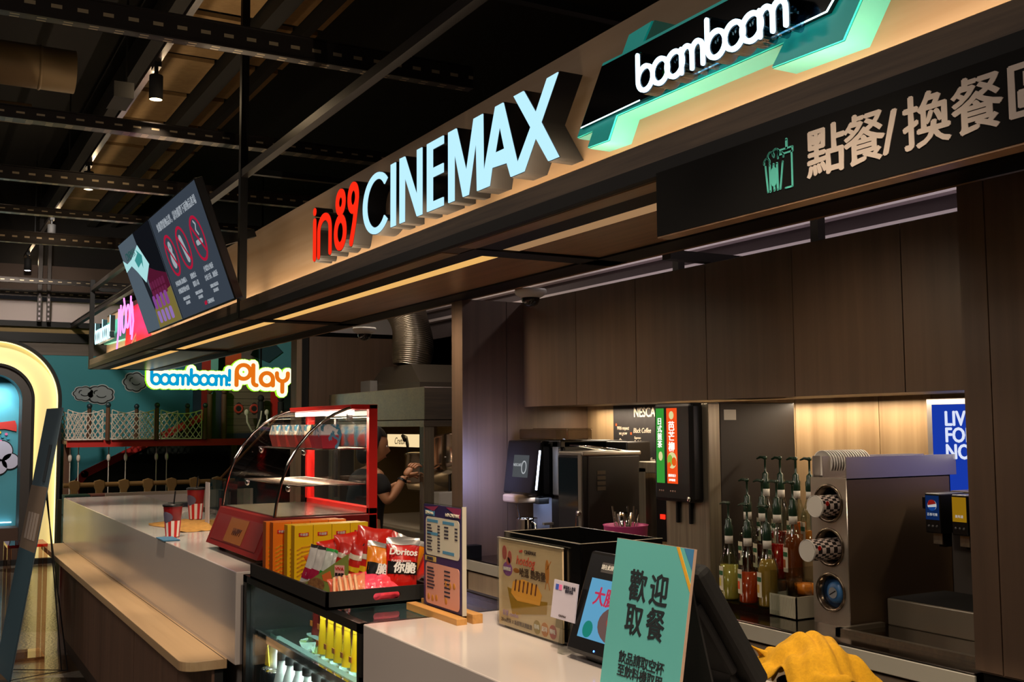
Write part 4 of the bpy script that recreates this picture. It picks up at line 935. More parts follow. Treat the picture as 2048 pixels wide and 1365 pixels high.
# ================================================================ things on the long counter
def cup(lb, loc, h, r1, r0, tilt=0):
    t = thing('drink_cup', lb, 'cup', loc, group='cinema cups on the long counter')
    m_ = mat('cup_red_print', 'b81c1c', .4)
    MB().lathe([(0, 0), (r0, 0), (r0+(r1-r0)*.98, h)], n=28).build('cup_body', mat('cup_dark_red', '8c1418', .4), t)
    mb = MB(); n = 28; s = MB(); d = MB()
    for k in range(16):
        a0 = 2*PI*k/16; tgt = mb if k % 2 else s
        for (f0, f1) in ((.02, .52),):
            rr_ = lambda f: r0+(r1-r0)*f+.0006
            v = []
            for f in (f0, f1):
                for a in (a0, a0+PI/16, a0+PI/8): v.append((rr_(f)*math.cos(a), rr_(f)*math.sin(a), h*f))
            tgt.add(v, [(0, 1, 4, 3), (1, 2, 5, 4)], True)
    mb.build('white_stripe_print', mat('cup_cream', 'e8dcd0', .5), t); s.build('red_stripe_print', mat('cup_red', 'c8201c', .5), t)
    # grey cartoon shape printed above the stripes
    rp = MB()
    for ac, aw in ((PI*1.15, .9),):
        rp.grid(10, 8, lambda u, v: ((lambda a, f: ((r0+(r1-r0)*f+.0012)*math.cos(a), (r0+(r1-r0)*f+.0012)*math.sin(a), h*f))(ac+aw*(u-.5)*2*math.sqrt(max(.02, 1-(2*v-1)**2)), .46+.34*v)))
    rp.build('grey_print', mat('cup_grey', '5a5468', .5), t)
    MB().lathe([(0, h+.006), (r1-.004, h+.006), (r1+.003, h+.003), (r1+.003, h-.006), (r1, h-.006)], n=28).build('lid', M_BLK2, t)
    MB().cyl((0.004, 0, h+.005), (.010, 0, h+.065), .0035, n=10).build('straw', M_BLK2, t)
    return t
cup('striped red drink cup with black lid and straw at the edge of the white counter', (1.105, 5.24, 1.041), .150, .044, .031)
cup('striped red drink cup standing on the crumpled brown paper', (1.37, 5.93, 1.062), .165, .047, .033)
def crumple(name, lb, cat, cx_, cy_, rx, ry, h, seed, c='b8863c', flat=.35):
    q = random.Random(seed); ph = [q.uniform(0, 6.28) for _ in range(8)]
    mb = MB()
    def fn(u, v):
        a = 2*PI*u; r = v
        k = 1+.12*math.sin(3*a+ph[0])+.10*math.sin(5*a+ph[1])
        z = h*max(0, 1-(r/.95)**1.6)*(1 if r > flat else 1)
        z = min(z, h*.8)+.006*math.sin(9*a+ph[2]+7*r)*r*(1-r*.6)+.004*math.sin(17*a+ph[3])*r
        return (cx_+rx*r*k*math.cos(a), cy_+ry*r*k*math.sin(a), 1.0415+max(0, z))
    mb.grid(60, 14, fn)
    o = mb.build(name, mat('kraft_'+c, c, .8, noise=1, scale=2), None, solid=.001); return tag(o, lb, cat)
crumple('kraft_paper', 'crumpled brown paper spread under the standing drink cup', 'paper', 1.33, 5.80, .20, .36, .026, 4)
crumple('kraft_paper', 'crumpled brown paper heap beside the clear display stand', 'paper', 1.50, 5.30, .08, .12, .05, 5)
tag(box('wooden_tray', mat('tray_wood', '9a7040', .6), (1.44, 1.58, 4.95, 5.12, 1.041, 1.062)), 'small brown wooden block between the crumpled paper and the red warmer', 'block')
tag(box('blue_cloth', mat('blue_rag', '3a6888', .9), (1.026, 1.10, 5.05, 5.22, 1.0405, 1.047), None, .002), 'folded blue cloth lying on the counter edge below the striped cup', 'cloth')
t = thing('display_stand', 'clear acrylic display stand with dark printed cup picture left of the red warmer', 'display stand', (1.37, 5.62, 1.041), FACE)
for x_ in (0, .12, .24, .36): box('acrylic_sheet', M_ACRY, (x_, x_+.004, 0, .14, 0, .25), t)
box('acrylic_sheet', M_ACRY, (0, .364, 0, .003, 0, .25), t); box('print', mat('stand_dark', '281c1c', .4), (.125, .355, .012, .014, .0, .2), t)
mb = MB(); mb.prism([(.16, .09), (.20, .09), (.21, .16), (.15, .16)], .010, .0115); mb.build('cup_print', mat('stand_red', '9a1c1c', .5), t)
text('超大杯汽水\n只要加價購', .024, mat('stand_text', '8a7c70', .5), t, (.24, .009, .06), th=.001)
box('white_sleeve', mat('sleeve_grey', 'b8b0b0', .4), (-.10, -.02, .0, .004, 0, .23), t)
t = thing('figure_stand', 'small green and purple plastic souvenir figure inside the clear box beside the warmer', 'figure', (1.60, 5.05, 1.041))
MB().lathe([(0, 0), (.02, .0), (.03, .05), (.022, .09), (.012, .12), (0, .13)], n=16).build('figure_body', mat('souvenir_purple', '8a3a70', .5), t)
MB().lathe([(0, .0), (.018, .01), (.03, .06), (.02, .12), (0, .16)], (.02, -.05, 0), 16).build('figure_leaf', mat('souvenir_green', '5ab040', .5), t)
t = thing('pen_tray', 'slim dark tray lying at the far inner edge of the white counter', 'tray', (1.50, 7.2, 1.041)); box('tray_body', M_BLK2, (0, .20, 0, .07, 0, .03), t, .004)

# ================================================================ standee and acrylic table left of the counter
t = thing('standee', 'tall grey blue banner stand leaning back on wire legs at far left', 'banner', (.60, 7.40, 0), rot=(0, 0, 0))
mb = MB(); A = Vector((0, 0, 0)); B = Vector((-.048, .46, 0)); up = Vector((.262, .0, 1.69)); nr = Vector((.006, 0, 0))
vs = []
for o_ in (Vector((0, 0, 0)), nr):
    for p in (A, B, B+up, A+up): vs.append(p+o_)
mb.add(vs, [(0, 1, 2, 3), (7, 6, 5, 4), (0, 4, 5, 1), (1, 5, 6, 2), (2, 6, 7, 3), (3, 7, 4, 0)])
mb.build('banner_panel', mat('banner_slate', '4a5c68', .5), t)
def onb(f0, f1, z0, z1, c, nm='banner_print', dx=-.003):
    m2 = MB(); P_ = lambda f, z: A+(B-A)*f+up*z+Vector((dx, 0, 0))
    v = [P_(f0, z0), P_(f1, z0), P_(f1, z1), P_(f0, z1)]; m2.add(v+[p+Vector((.002, 0, 0)) for p in v], [(0, 1, 2, 3), (7, 6, 5, 4), (0, 4, 5, 1), (1, 5, 6, 2), (2, 6, 7, 3), (3, 7, 4, 0)]); m2.build(nm, mat('bn'+c, c, .6), t)
onb(.0, 1, .46, .70, '7a6858'); onb(0, 1, .0, .46, '34505e', dx=-.0035)
for k in range(4): onb(.15+.18*k, .27+.18*k, .50, .60, 'a89a90', dx=-.0045)
onb(.2, .35, .72, .86, '2c343c', dx=-.0045)
mb = MB(); mb.tube([(.19, .12, 1.2), (.31, .12, .01)], .004, 6); mb.tube([(.19, .22, 1.2), (.345, .12, .01)], .004, 6); mb.tube([(0, .0, .01), (.31, .12, .01), (.345, .12, .01), (0.0, .35, .01)], .003, 6)
mb.build('wire_leg', M_BLKM, t)
t = thing('acrylic_table', 'clear acrylic side table with reddish top behind the leaning banner', 'table', (.62, 8.0, 0))
M_ARED = thin_glass('acrylic_red', 'e0605a', 2.0); M_AC2 = thin_glass('acrylic_pinkish', 'e8d4c8', 2.0)
box('table_top', M_ARED, (-.01, .24, 0, .33, .755, .775), t)
for x_ in (-.01, .215): box('leg_panel', M_AC2, (x_, x_+.025, 0, .03, 0, .755), t); box('leg_panel', M_AC2, (x_, x_+.025, .30, .33, 0, .755), t)
box('base_plate', M_AC2, (-.01, .24, 0, .33, .0, .02), t)

# ================================================================ back bar
bc = thing('back_counter', 'long stainless steel back counter with wood doors under it', 'counter', (2.45, 1.90, 0))
LB = 2.955
box('worktop', mat('polished_worktop_steel', '8a8074', .13, metal=1), (0, .74, 0, LB, .86, .90), bc, .004)
box('front_apron', mat('apron_steel', 'dcd8c8', .34, metal=.6), (-.003, .01, 0, LB, .842, .893), bc, .002)
yy = 0
for k in range(6):
    d_ = LB/6; box('door', mat('pale_door', 'a8967e', .5, grain='z', scale=1, c2='978570'), (.02, .04, yy+.004, yy+d_-.004, .08, .83), bc, .001); yy += d_
box('carcass', M_BLKM, (.04, .74, 0, LB, 0, .86), bc)
# wall cabinets
ys = [1.93, 2.391, 2.885, 3.375, 3.856, 4.345, 4.855]
for k, (a, b) in enumerate(zip(ys[:-1], ys[1:])):
    t = thing('wall_cabinet', ('dark wood wall cabinet beside the pier, nearest to the cashier', 'dark wood wall cabinet, second from the pier', 'dark wood wall cabinet above the syrup bottles',
        'dark wood wall cabinet above the lit juice dispenser', 'dark wood wall cabinet above the coffee menu poster', 'dark wood wall cabinet in the inner corner above the coffee machine')[k], 'cabinet', (2.80, a, 1.655), group='row of dark wood wall cabinets')
    box('carcass', M_WALLW, (.02, .395, .0, b-a, 0, .545), t); box('door', M_WALLW, (0, .018, .002, b-a-.002, -.003, .548), t, .0008)
# posters on the rear wall
t = thing('coffee_poster', 'dark coffee menu poster with white handwriting on the lit rear wall', 'poster', (3.196, 4.61, 1.18), FACE)
box('poster', mat('chalkboard', '2e2a2a', .6, noise=1), (0, .42, 0, .003, 0, .475), t)
Wt = mat('chalk_white', 'd8ccb8', .6)
text('NESCAFE', .068, Wt, t, (.30, -.001, .435), bold=.03, sx=.85)
for s, z_, sz in (('Black Coffee', .345, .036), ('Specialty Coffee', .20, .034), ('Other', .075, .034)): text(s, sz, Wt, t, (.175, -.001, z_), align='LEFT', shear=.25, sx=.8)
text('Espresso\nDouble Espresso\nLungo', .019, Wt, t, (.185, -.001, .29), align='LEFT', sx=.8); text('Coffee with milk\nCappuccino\nLatte Macchiato', .019, Wt, t, (.185, -.001, .14), align='LEFT', sx=.8)
text('With respect\nwe grow', .026, Wt, t, (.085, -.001, .345), shear=.25, sx=.75)
for x_, z_ in ((.02, .37), (.15, .325)): box('quote_print', mat('orange_mark', 'e0602c', .5), (x_, x_+.012, -.001, 0, z_, z_+.012), t)
mb = MB(); ribbon(mb, [(.04, .22), (.12, .22), (.11, .12), (.05, .12), (.04, .22)], .004, -.001, 0); ribbon(mb, [(.045, .29), (.10, .25), (.12, .265), (.06, .305), (.045, .29)], .004, -.001, 0); mb.build('cup_print', Wt, t)
t = thing('cola_poster', 'blue light box poster with white capitals, half hidden by the pier', 'poster', (3.175, 2.62, 1.24), FACE)
box('frame', mat('silver_frame', 'b8b4b0', .3, metal=.8), (0, .62, 0, .02, 0, .40), t); box('display', E('lightbox_blue', '1c40b8', .75), (.022, .598, -.001, 0, .02, .378), t)
text('LIVE\nFOR\nNOW', .072, E('lightbox_white', 'e0e8ff', .95), t, (.075, -.003, .268), align='LEFT', bold=.04, sx=.9, line=.80)

# coffee machine -------------------------------------------------
t = thing('coffee_machine', 'black coffee machine with dark touch screen and cold white light bars in the far corner', 'coffee machine', (2.62, 4.79, .90), FACE)
CW = .42
box('base', M_BLK2, (0, CW, 0, .50, 0, .06), t, .005); box('side_body', M_BLK2, (.30, CW, .12, .50, .06, .58), t, .006); box('back_body', M_BLK2, (0, .30, .20, .50, .06, .58), t, .006)
box('bay_back', mat('bay_bluewhite', '9aa4c0', .4), (.0, .29, .195, .20, .06, .33), t); box('top_deck', M_BLK2, (0, .42, .10, .40, .545, .583), t, .006); box('rear_unit', M_BLK2, (.42, .60, .36, .50, 0, .575), t, .006)
hb = box('screen_head', mat('gloss_black2', '08090b', .1), (0, .34, 0, .16, 0, .27), t, .012, loc=(-.01, .02, .315), rot=(R(-7), 0, 0))
box('display', E('coffee_screen', '686c70', .5), (.085, .235, -.0012, 0, .085, .195), hd if False else hb)
text('NESCAFÉ', .020, E('coffee_txt', 'c8ccd0', .7), hb, (.13, -.003, .145), th=.001); mb = MB(); ribbon(mb, arc(.195, .135, .022, .03, 0, 360, 18), .006, -.003, -.002); mb.build('cup_print', E('coffee_txt', 'c8ccd0', .7), hb)
M_LB = E('white_light_bar', 'dce8ff', 9)
box('light_bar', M_LB, (.328, .338, -.004, .0, .03, .22), hb); box('light_bar', E('white_light_bar2', 'a8c0f0', 2.2), (.352, .358, .10, .14, .04, .22), hb)
box('side_cheek', mat('silver_cheek', '8a8e98', .3, metal=.6), (.345, .40, .10, .50, .32, .58), t, .006)
box('cloth_flap', mat('beige_cloth', '8a7460', .9), (.05, .20, -.015, .12, .275, .315), t, .01)
for x_ in (.14, .21): box('spout', M_BLK2, (x_, x_+.04, .08, .14, .27, .31), t, .004)
lamp('coffee_machine_light', 'AREA', (2.72, 4.62, 1.20), .8, (.7, .8, 1), rot=(0, 0, 0), size=(.08, .2))
lamp('coffee_bar_light', 'AREA', (2.50, 4.62, 1.32), 2.2, (.45, .50, 1), target=(2.52, 4.9, 1.30), size=(.05, .22))
t = thing('bean_hopper', 'smoky transparent bean hopper on top of the coffee machine', 'hopper', (2.72, 4.765, 1.485), FACE)
box('hopper_body', M_TGLASS, (0, .46, 0, .14, 0, .052), t, .006); box('hopper_lid', M_TGLASS, (0.14, .46, -.0, .14, .053, .056), t)
t = thing('milk_jug', 'stainless steel milk jug with a spoon standing under the coffee spouts', 'jug', (2.69, 4.64, .962))
MB().lathe([(0, 0), (.055, 0), (.057, .01), (.052, .13), (.054, .135), (.050, .13), (.050, .01), (0, .008)], n=28).build('jug_body', M_CHROME, t)
MB().tube([(.0, -.052, .12), (.0, -.085, .11), (.0, -.085, .05), (.0, -.054, .03)], .006, 8).build('handle', M_CHROME, t)
MB().tube([(-.01, .01, .02), (-.035, .045, .20)], .004, 8).build('spoon', M_CHROME, t)
t = thing('soap_bottle', 'olive pump soap bottle standing before the dark glass door of the milk cooler', 'bottle', (2.56, 4.20, .90))
MB().lathe([(0, 0), (.035, 0), (.037, .01), (.035, .12), (.015, .15), (.012, .17)], n=20).build('bottle_body', mat('soap_olive', '6a6830', .3), t); MB().cyl((0, 0, .17), (0, 0, .21), .006).box(-.04, .01, -.008, .008, .205, .215).build('pump', M_GREY, t)
# milk cooler / black box machine
t = thing('milk_cooler', 'black box cooler with glass door, hanging keys and silver top beside the coffee machine', 'cooler', (2.62, 4.27, .90), FACE)
box('cabinet_body', mat('cooler_black', '16110e', .5), (.01, .212, .05, .34, 0, .515), t, .006); box('top_cover', mat('cooler_silver', '9a948c', .35, metal=.8), (.01, .216, .02, .345, .515, .535), t, .006)
box('door', M_BLK2, (0, .21, .025, .05, 0, .515), t, .004); box('door_glass', mat('door_glass_dark', '14161c', .06, coat=.6), (.01, .175, .02, .025, .01, .505), t); box('door_edge', mat('cooler_silver', '9a948c', .35, metal=.8), (.180, .205, .018, .026, 0, .525), t)
MB().lathe([(0, 0), (.012, 0), (.012, .014)], (.192, .004, .26), 14, ax='y').build('lock', M_CHROME, t)
MB().tube([(.192, .0, .25), (.195, -.006, .20), (.194, -.004, .14)], .003, 6).ell((.194, -.01, .11), (.018, .016, .022), 12, 8).build('key_chain', M_CHROME, t)
vb = MB()
for k in range(4): vb.box(.212, .215, .10, .145, .36+.024*k, .376+.024*k)
vb.build('side_vent', mat('vent_bronze', '5a5044', .4, metal=.6), t)
MB().tube([(.02, .30, .53), (.02, .08, .56), (.19, .08, .56), (.19, .30, .53)], .004, 8).build('top_rail', M_CHROME, t)
# pink tub with utensils
t = thing('wash_tub', 'pink plastic tub with steel whisks and cups in it, left of the juice dispenser', 'tub', (2.62, 3.70, .90))
MB().lathe([(0, 0), (.078, 0), (.092, .235), (.096, .24), (.088, .235), (.076, .01), (0, .01)], n=36).build('tub_body', mat('pink_plastic', 'c8488a', .35), t)
mb = MB()
for k in range(8): a = k*.8; mb.tube([(.03*math.cos(a), .03*math.sin(a), .12), (.055*math.cos(a), .055*math.sin(a), .30+.02*math.sin(3*a))], .004, 6)
mb.build('steel_utensil', M_CHROME, t); MB().lathe([(.02, .2), (.03, .29), (.028, .29), (.018, .2)], n=16).build('steel_cup', M_CHROME, t)
t = thing('grinder', 'steel framed mixer stand with a small red lamp behind the pink tub', 'mixer', (2.88, 3.96, .90), FACE)
box('column', M_STEELV, (.0, .05, .0, .06, 0, .46), t); box('head', M_STEELV, (0, .28, 0, .10, .44, .49), t, .004); box('motor', M_BLK2, (.08, .25, .03, .2, .14, .42), t, .01); box('red_lamp', E('red_led', 'ff2010', 2.5), (.12, .15, .025, .03, .24, .26), t)
# juice dispenser: lit panel head on steel body
t = thing('juice_dispenser', 'black and steel juice dispenser with glowing green and orange panels and a tall dark side', 'drink dispenser', (2.60, 3.47, .90), FACE)
box('steel_body', M_STEELV, (.0, .268, .055, .115, 0, .735), t, .004); box('cabinet_body', mat('machine_dark', '1e1712', .5), (.004, .268, .115, .50, .0, .738), t, .003)
box('notice_print', M_PAPERW, (.268, .2695, .135, .195, .67, .71), t)
hj = box('lit_head', M_BLK2, (0, .235, .0, .115, .355, .738), t, .014)
box('green_panel', E('panel_green', '3a9a38', .9), (.018, .068, -.0015, 0, .425, .718), t); box('orange_panel', E('panel_orange', 'f0501c', 1.0), (.086, .150, -.0015, 0, .425, .718), t)
Wg = E('panel_white', 'f8f4e8', 1.2)
for k, ch in enumerate('日式煎茶'): text(ch, .030, Wg, t, (.043, -.003, .665-.030*k), bold=.03)
for k, ch in enumerate('芭芒柳'): text(ch, .040, Wg, t, (.118, -.003, .645-.040*k), bold=.03)
mb = MB(); mb.prism(arc(.118, .515, .028, .032, 0, 360, 20)[:-1], -.0025, -.0015); mb.build('fruit_print', E('fruit_pale', 'e8e0a0', .9), t)
mb = MB(); mb.prism(arc(.106, .515, .016, .022, 0, 360, 16)[:-1], -.0035, -.0025); mb.build('fruit_print', E('fruit_green', '9ac848', .8), t)
mb = MB(); mb.prism(arc(.132, .51, .014, .017, 0, 360, 16)[:-1], -.0038, -.0025); mb.prism(arc(.104, .498, .009, .010, 0, 360, 12)[:-1], -.0042, -.0036); mb.build('fruit_print', E('fruit_orange', 'f0601c', .9), t)
mb = MB(); mb.prism(arc(.046, .53, .012, .018, 0, 360, 14)[:-1], -.003, -.0015); mb.build('fruit_print', E('fruit_pale', 'e8e0a0', .9), t)
mb = MB(); mb.prism(arc(.118, .690, .014, .016, 0, 360, 16)[:-1], -.003, -.0015); mb.build('badge_print', E('fruit_pale', 'e8e0a0', .9), t)
text('鮮榨果汁', .012, Wg, t, (.118, -.003, .455)); text('好喝推薦', .010, Wg, t, (.118, -.003, .438))
for x_ in (.034, .046, .058, .104, .118, .132): MB().lathe([(0, -.002), (.004, -.001), (.004, 0)], (x_, 0, .395), 10, ax='y').build('button', mat('button_copper', 'a08070', .4), t)
for x_ in (.08, .16): box('tap_lever', M_BLK2, (x_, x_+.012, .04, .055, .27, .36), t, .003)
MB().lathe([(0, -.004), (.010, -.003), (.010, 0)], (.215, 0, .37), 14, ax='y').build('lock', M_CHROME, t)
box('drip_tray', M_BLK2, (.0, .24, -.02, .10, 0, .03), t)
box('bee_sticker', mat('sticker_gold', 'b89020', .5), (.10, .14, .098, .10, .10, .13), t)
# syrup bottles
rk = thing('bottle_rack', 'clear tiered acrylic rack holding the syrup bottles', 'rack', (2.56, 2.78, .90))
for k in range(3): box('step', M_ACRY, (.01+.115*k, .01+.115*(k+1), 0, .38, .0, .02+.08*k), rk)
box('side_sheet', M_ACRY, (0, .34, -.004, -.001, 0, .16), rk)
def syrup(lb, loc, liq, lvl, dark=False):
    t = thing('syrup_bottle', lb, 'bottle', loc, FACE, group='syrup bottles with dark green pumps')
    prof = [(0, 0), (.032, 0), (.036, .006), (.036, .125), (.034, .145), (.022, .175), (.014, .20), (.0135, .235)]
    MB().lathe(prof, n=24).build('glass_body', thin_glass('bottle_glass', 'e6ece4', 2.5), t)
    L = .012+.13*lvl
    pl = [(0, .004), (.031, .004), (.033, .01), (.033, min(L, .125))]+([(.031, .14), (.022, .165)] if L > .14 else [])+[(0, min(L, .125) if L <= .14 else .165)]
    MB().lathe(pl, n=24).build('syrup', mat('syrup_'+liq, liq, .12, trans=.35, coat=.5), t)
    MB().lathe([(.0142, .20), (.0148, .20), (.0148, .232), (.0142, .232)], n=20).build('neck_label', M_PAPERW, t)
    MB().grid(6, 2, lambda u, v: (-.0005+.0365*math.sin(-.9+1.1*u), -.0365*math.cos(-.9+1.1*u), .035+.085*v)).build('label', mat('bottle_label', 'd8d0b8', .6), t)
    MB().grid(6, 2, lambda u, v: (-.0005+.0368*math.sin(-.85+1.0*u), -.0368*math.cos(-.85+1.0*u), .088+.016*v)).build('logo_print', mat('label_green', '1e5a34', .6), t)
    MB().grid(4, 3, lambda u, v: (-.0005+.0368*math.sin(-.7+.6*u), -.0368*math.cos(-.7+.6*u), .05+.028*v)).build('fruit_print', mat('fruit_lbl_'+liq, liq, .6), t)
    PG = mat('pump_green', '12301f', .3, coat=.3)
    MB().lathe([(.015, .228), (.016, .232), (.016, .262), (.012, .268), (.012, .285), (.007, .290), (.004, .292), (.004, .338), (.008, .340), (.008, .35), (0, .352)], n=18).build('pump_collar', PG, t)
    MB().tube([(.006, 0, .344), (-.025, 0, .347), (-.045, 0, .340)], .004, 8, rs=[.006, .005, .003]).build('pump_nozzle', PG, t)
    MB().tube([(0, 0, .228), (0, 0, .01)], .003, 6).build('dip_tube', mat('tube_grey', '8a8a84', .4), t)
    return t
rows = [(2.62, .921, [(3.055, 'd8c860', .95, 'pale yellow syrup bottle with green pump, leftmost in the front row'), (2.955, 'e0501c', .75, 'orange syrup bottle with green pump, middle of the front row'), (2.855, 'c8a048', 1.0, 'amber passion fruit syrup bottle with green pump, right of the front row')]),
        (2.73, 1.001, [(3.075, '3c1410', .8, 'dark syrup bottle at the left end of the middle row'), (2.995, '481812', .8, 'dark brown syrup bottle, second in the middle row'), (2.92, 'd01410', .9, 'bright red syrup bottle in the middle row'), (2.84, '9a4a1c', 1.0, 'brown amber syrup bottle at the right end of the middle row')]),
        (2.845, 1.081, [(3.10, '30100c', .6, 'dark syrup bottle at the left end of the raised rear row'), (3.02, 'b01810', .5, 'half empty red syrup bottle in the middle of the raised rear row'), (2.94, 'c05a1c', .8, 'orange brown syrup bottle in the rear row beside its right neighbour'), (2.87, 'd07a20', .6, 'golden syrup bottle at the right end of the rear row beside the cup dispenser')])]
for x_, z_, L_ in rows:
    for y_, c_, l_, lb in L_: syrup(lb, (x_, y_, z_), c_, l_)
t = thing('storage_basket', 'ribbed white plastic basket with clear cups, left of the cup dispenser', 'basket', (2.60, 2.70, .90))
mb = MB().box(0, .13, 0, .13, 0, .004).box(0, .004, 0, .13, 0, .075).box(.126, .13, 0, .13, 0, .075).box(0, .13, 0, .004, 0, .075).box(0, .13, .126, .13, 0, .075)
for k in range(22): mb.box(-.0015, 0, .004+k*.0057, .0065+k*.0057, .004, .07)
mb.build('basket_body', mat('basket_white', 'b8b4a0', .6), t)
for k, y_ in enumerate((.03, .075)): 
    c_ = MB()
    for j in range(5): c_.lathe([(0, .0+.012*j), (.020, .0+.012*j), (.028, .07+.012*j), (.029, .071+.012*j)], (.065, y_, .01), 18)
    c_.build('clear_cups_print', thin_glass('cup_clear', 'f4f0ea', 2), t)
MB().lathe([(0, 0), (.028, 0), (.034, .05), (0, .05)], (.085, .045, .06), 18).build('orange_tub', mat('orange_syrup', 'e8901c', .3), t)
# cup dispenser
t = thing('cup_dispenser', 'stainless steel cup dispenser with three round ports on its narrow face', 'cup dispenser', (2.64, 2.66, .90), FACE)
DW, DD, DH = .155, .50, .475
fp = [[(0, 0), (DW, 0), (DW, DH), (0, DH)]]+[arc(DW/2, z_, .056, .056, 0, 360, 36)[:-1] for z_ in (.105, .25, .392)]
poly2d('front_plate', fp, 0, .004, mat('steel_front', 'c4bcae', .34, metal=.8), t)
mb = MB(); mb.box(0, .004, .004, DD, 0, DH).box(DW-.004, DW, .004, DD, 0, DH).box(0, DW, .004, DD, DH-.004, DH).box(0, DW, DD-.004, DD, 0, DH); mb.build('housing', mat('steel_side_dark', '6e5c4a', .4, metal=.55), t)
for z_ in (.105, .25, .392):
    MB().lathe([(.048, .03), (.054, -.004), (.062, -.006), (.064, 0), (.056, .002), (.056, .03)], (DW/2, 0, z_), 36, ax='y').build('port_ring', mat('ring_steel', '8a7c6c', .25, metal=1), t)
    MB().lathe([(0, .26), (.056, .26), (.056, .0)], (DW/2, 0.002, z_), 30, ax='y').build('port_tube', M_BLK2, t)
MB().lathe([(0, .02), (.05, .02), (.05, .05)], (DW/2, 0, .105), 30, ax='y').build('blue_plunger', mat('plunger_blue', '1e4a7a', .4), t)
MB().lathe([(0, -.004), (.022, -.002), (.034, .004), (.034, .02)], (DW/2+.012, 0, .105), 24, ax='y').build('blue_plunger_cap', mat('plunger_lightblue', '3a74b0', .4), t)
MB().prism(arc(DW/2+.012, .105, .018, .018, 0, 360, 20)[:-1], -.0055, -.004).build('dial', mat('dial_grey', '9aa0a4', .4), t)
mb = MB(); ribbon(mb, [(DW/2, .098), (DW/2+.024, .112)], .003, -.0065, -.0055); mb.build('dial_line_print', M_BLK2, t)
box('top_box_front', mat('steel_bright', 'b0a8a4', .36, metal=.8), (.045, .049, .01, DD, DH, DH+.07), t); box('top_box_side', mat('steel_bright', 'b0a8a4', .36, metal=.8), (DW-.004, DW, .005, DD+.1, DH, DH+.07), t)
box('top_box_divider', mat('steel_bright', 'b0a8a4', .36, metal=.8), (0, .004, .01, DD, DH, DH+.07), t)
def stack(lb, lz, out):
    t = thing('paper_cup_stack', lb, 'cups', (2.64-out, 2.66-DW/2, .90+lz), group='stacks of checked paper cups in the dispenser')
    m_ = bpy.data.materials.get('cup_check') or None
    if m_ is None:
        m_ = mat('cup_check', 'd8ccc4', .5); nt = m_.node_tree; b = nt.nodes['Principled BSDF']
        tc = nt.nodes.new('ShaderNodeTexCoord'); mp = nt.nodes.new('ShaderNodeMapping'); ck = nt.nodes.new('ShaderNodeTexChecker'); ck.inputs['Scale'].default_value = 60
        mp.inputs['Rotation'].default_value = (R(45), 0, 0)
        ck.inputs['Color1'].default_value = (*lin('1c1414'), 1); ck.inputs['Color2'].default_value = (*lin('d0c0b8'), 1)
        nt.links.new(tc.outputs['Object'], mp.inputs[0]); nt.links.new(mp.outputs[0], ck.inputs[0]); nt.links.new(ck.outputs[0], b.inputs['Base Color'])
    MB().lathe([(.0335, .0), (.0355, -.002), (.036, .003), (.034, .006)], n=26, ax='x').build('cup_rim', M_WHITEP, t)
    MB().lathe([(0, .004), (.032, .004), (.034, .006), (.037, .20), (.03, .22)], n=26, ax='x').build('cup_wall', m_, t)
    MB().lathe([(0, -.0005), (.033, -.0005)], n=26, ax='x').build('cup_base', M_PAPERW, t)
    MB().lathe([(.0, -.001), (.008, -.001)], (.02, -.034, .01), 10, ax='y').build('red_dot_print', M_RED, t)
stack('stack of black and white checked paper cups poking out of the top port', .385, .06)
stack('stack of black and white checked paper cups poking out of the middle port', .245, .10)
t = thing('lid_stack', 'row of white cup lids standing in the tray on top of the cup dispenser', 'lids', (2.68, 2.645, 1.378))
mb = MB()
for k in range(16): mb.lathe([(0, .004), (.040, .004), (.043, .0), (.043, .0055), (.040, .0065)], (.012*k, 0, .043), 28, ax='x')
o = mb.build('lid', M_WHITEP, t); o['kind'] = 'stuff'
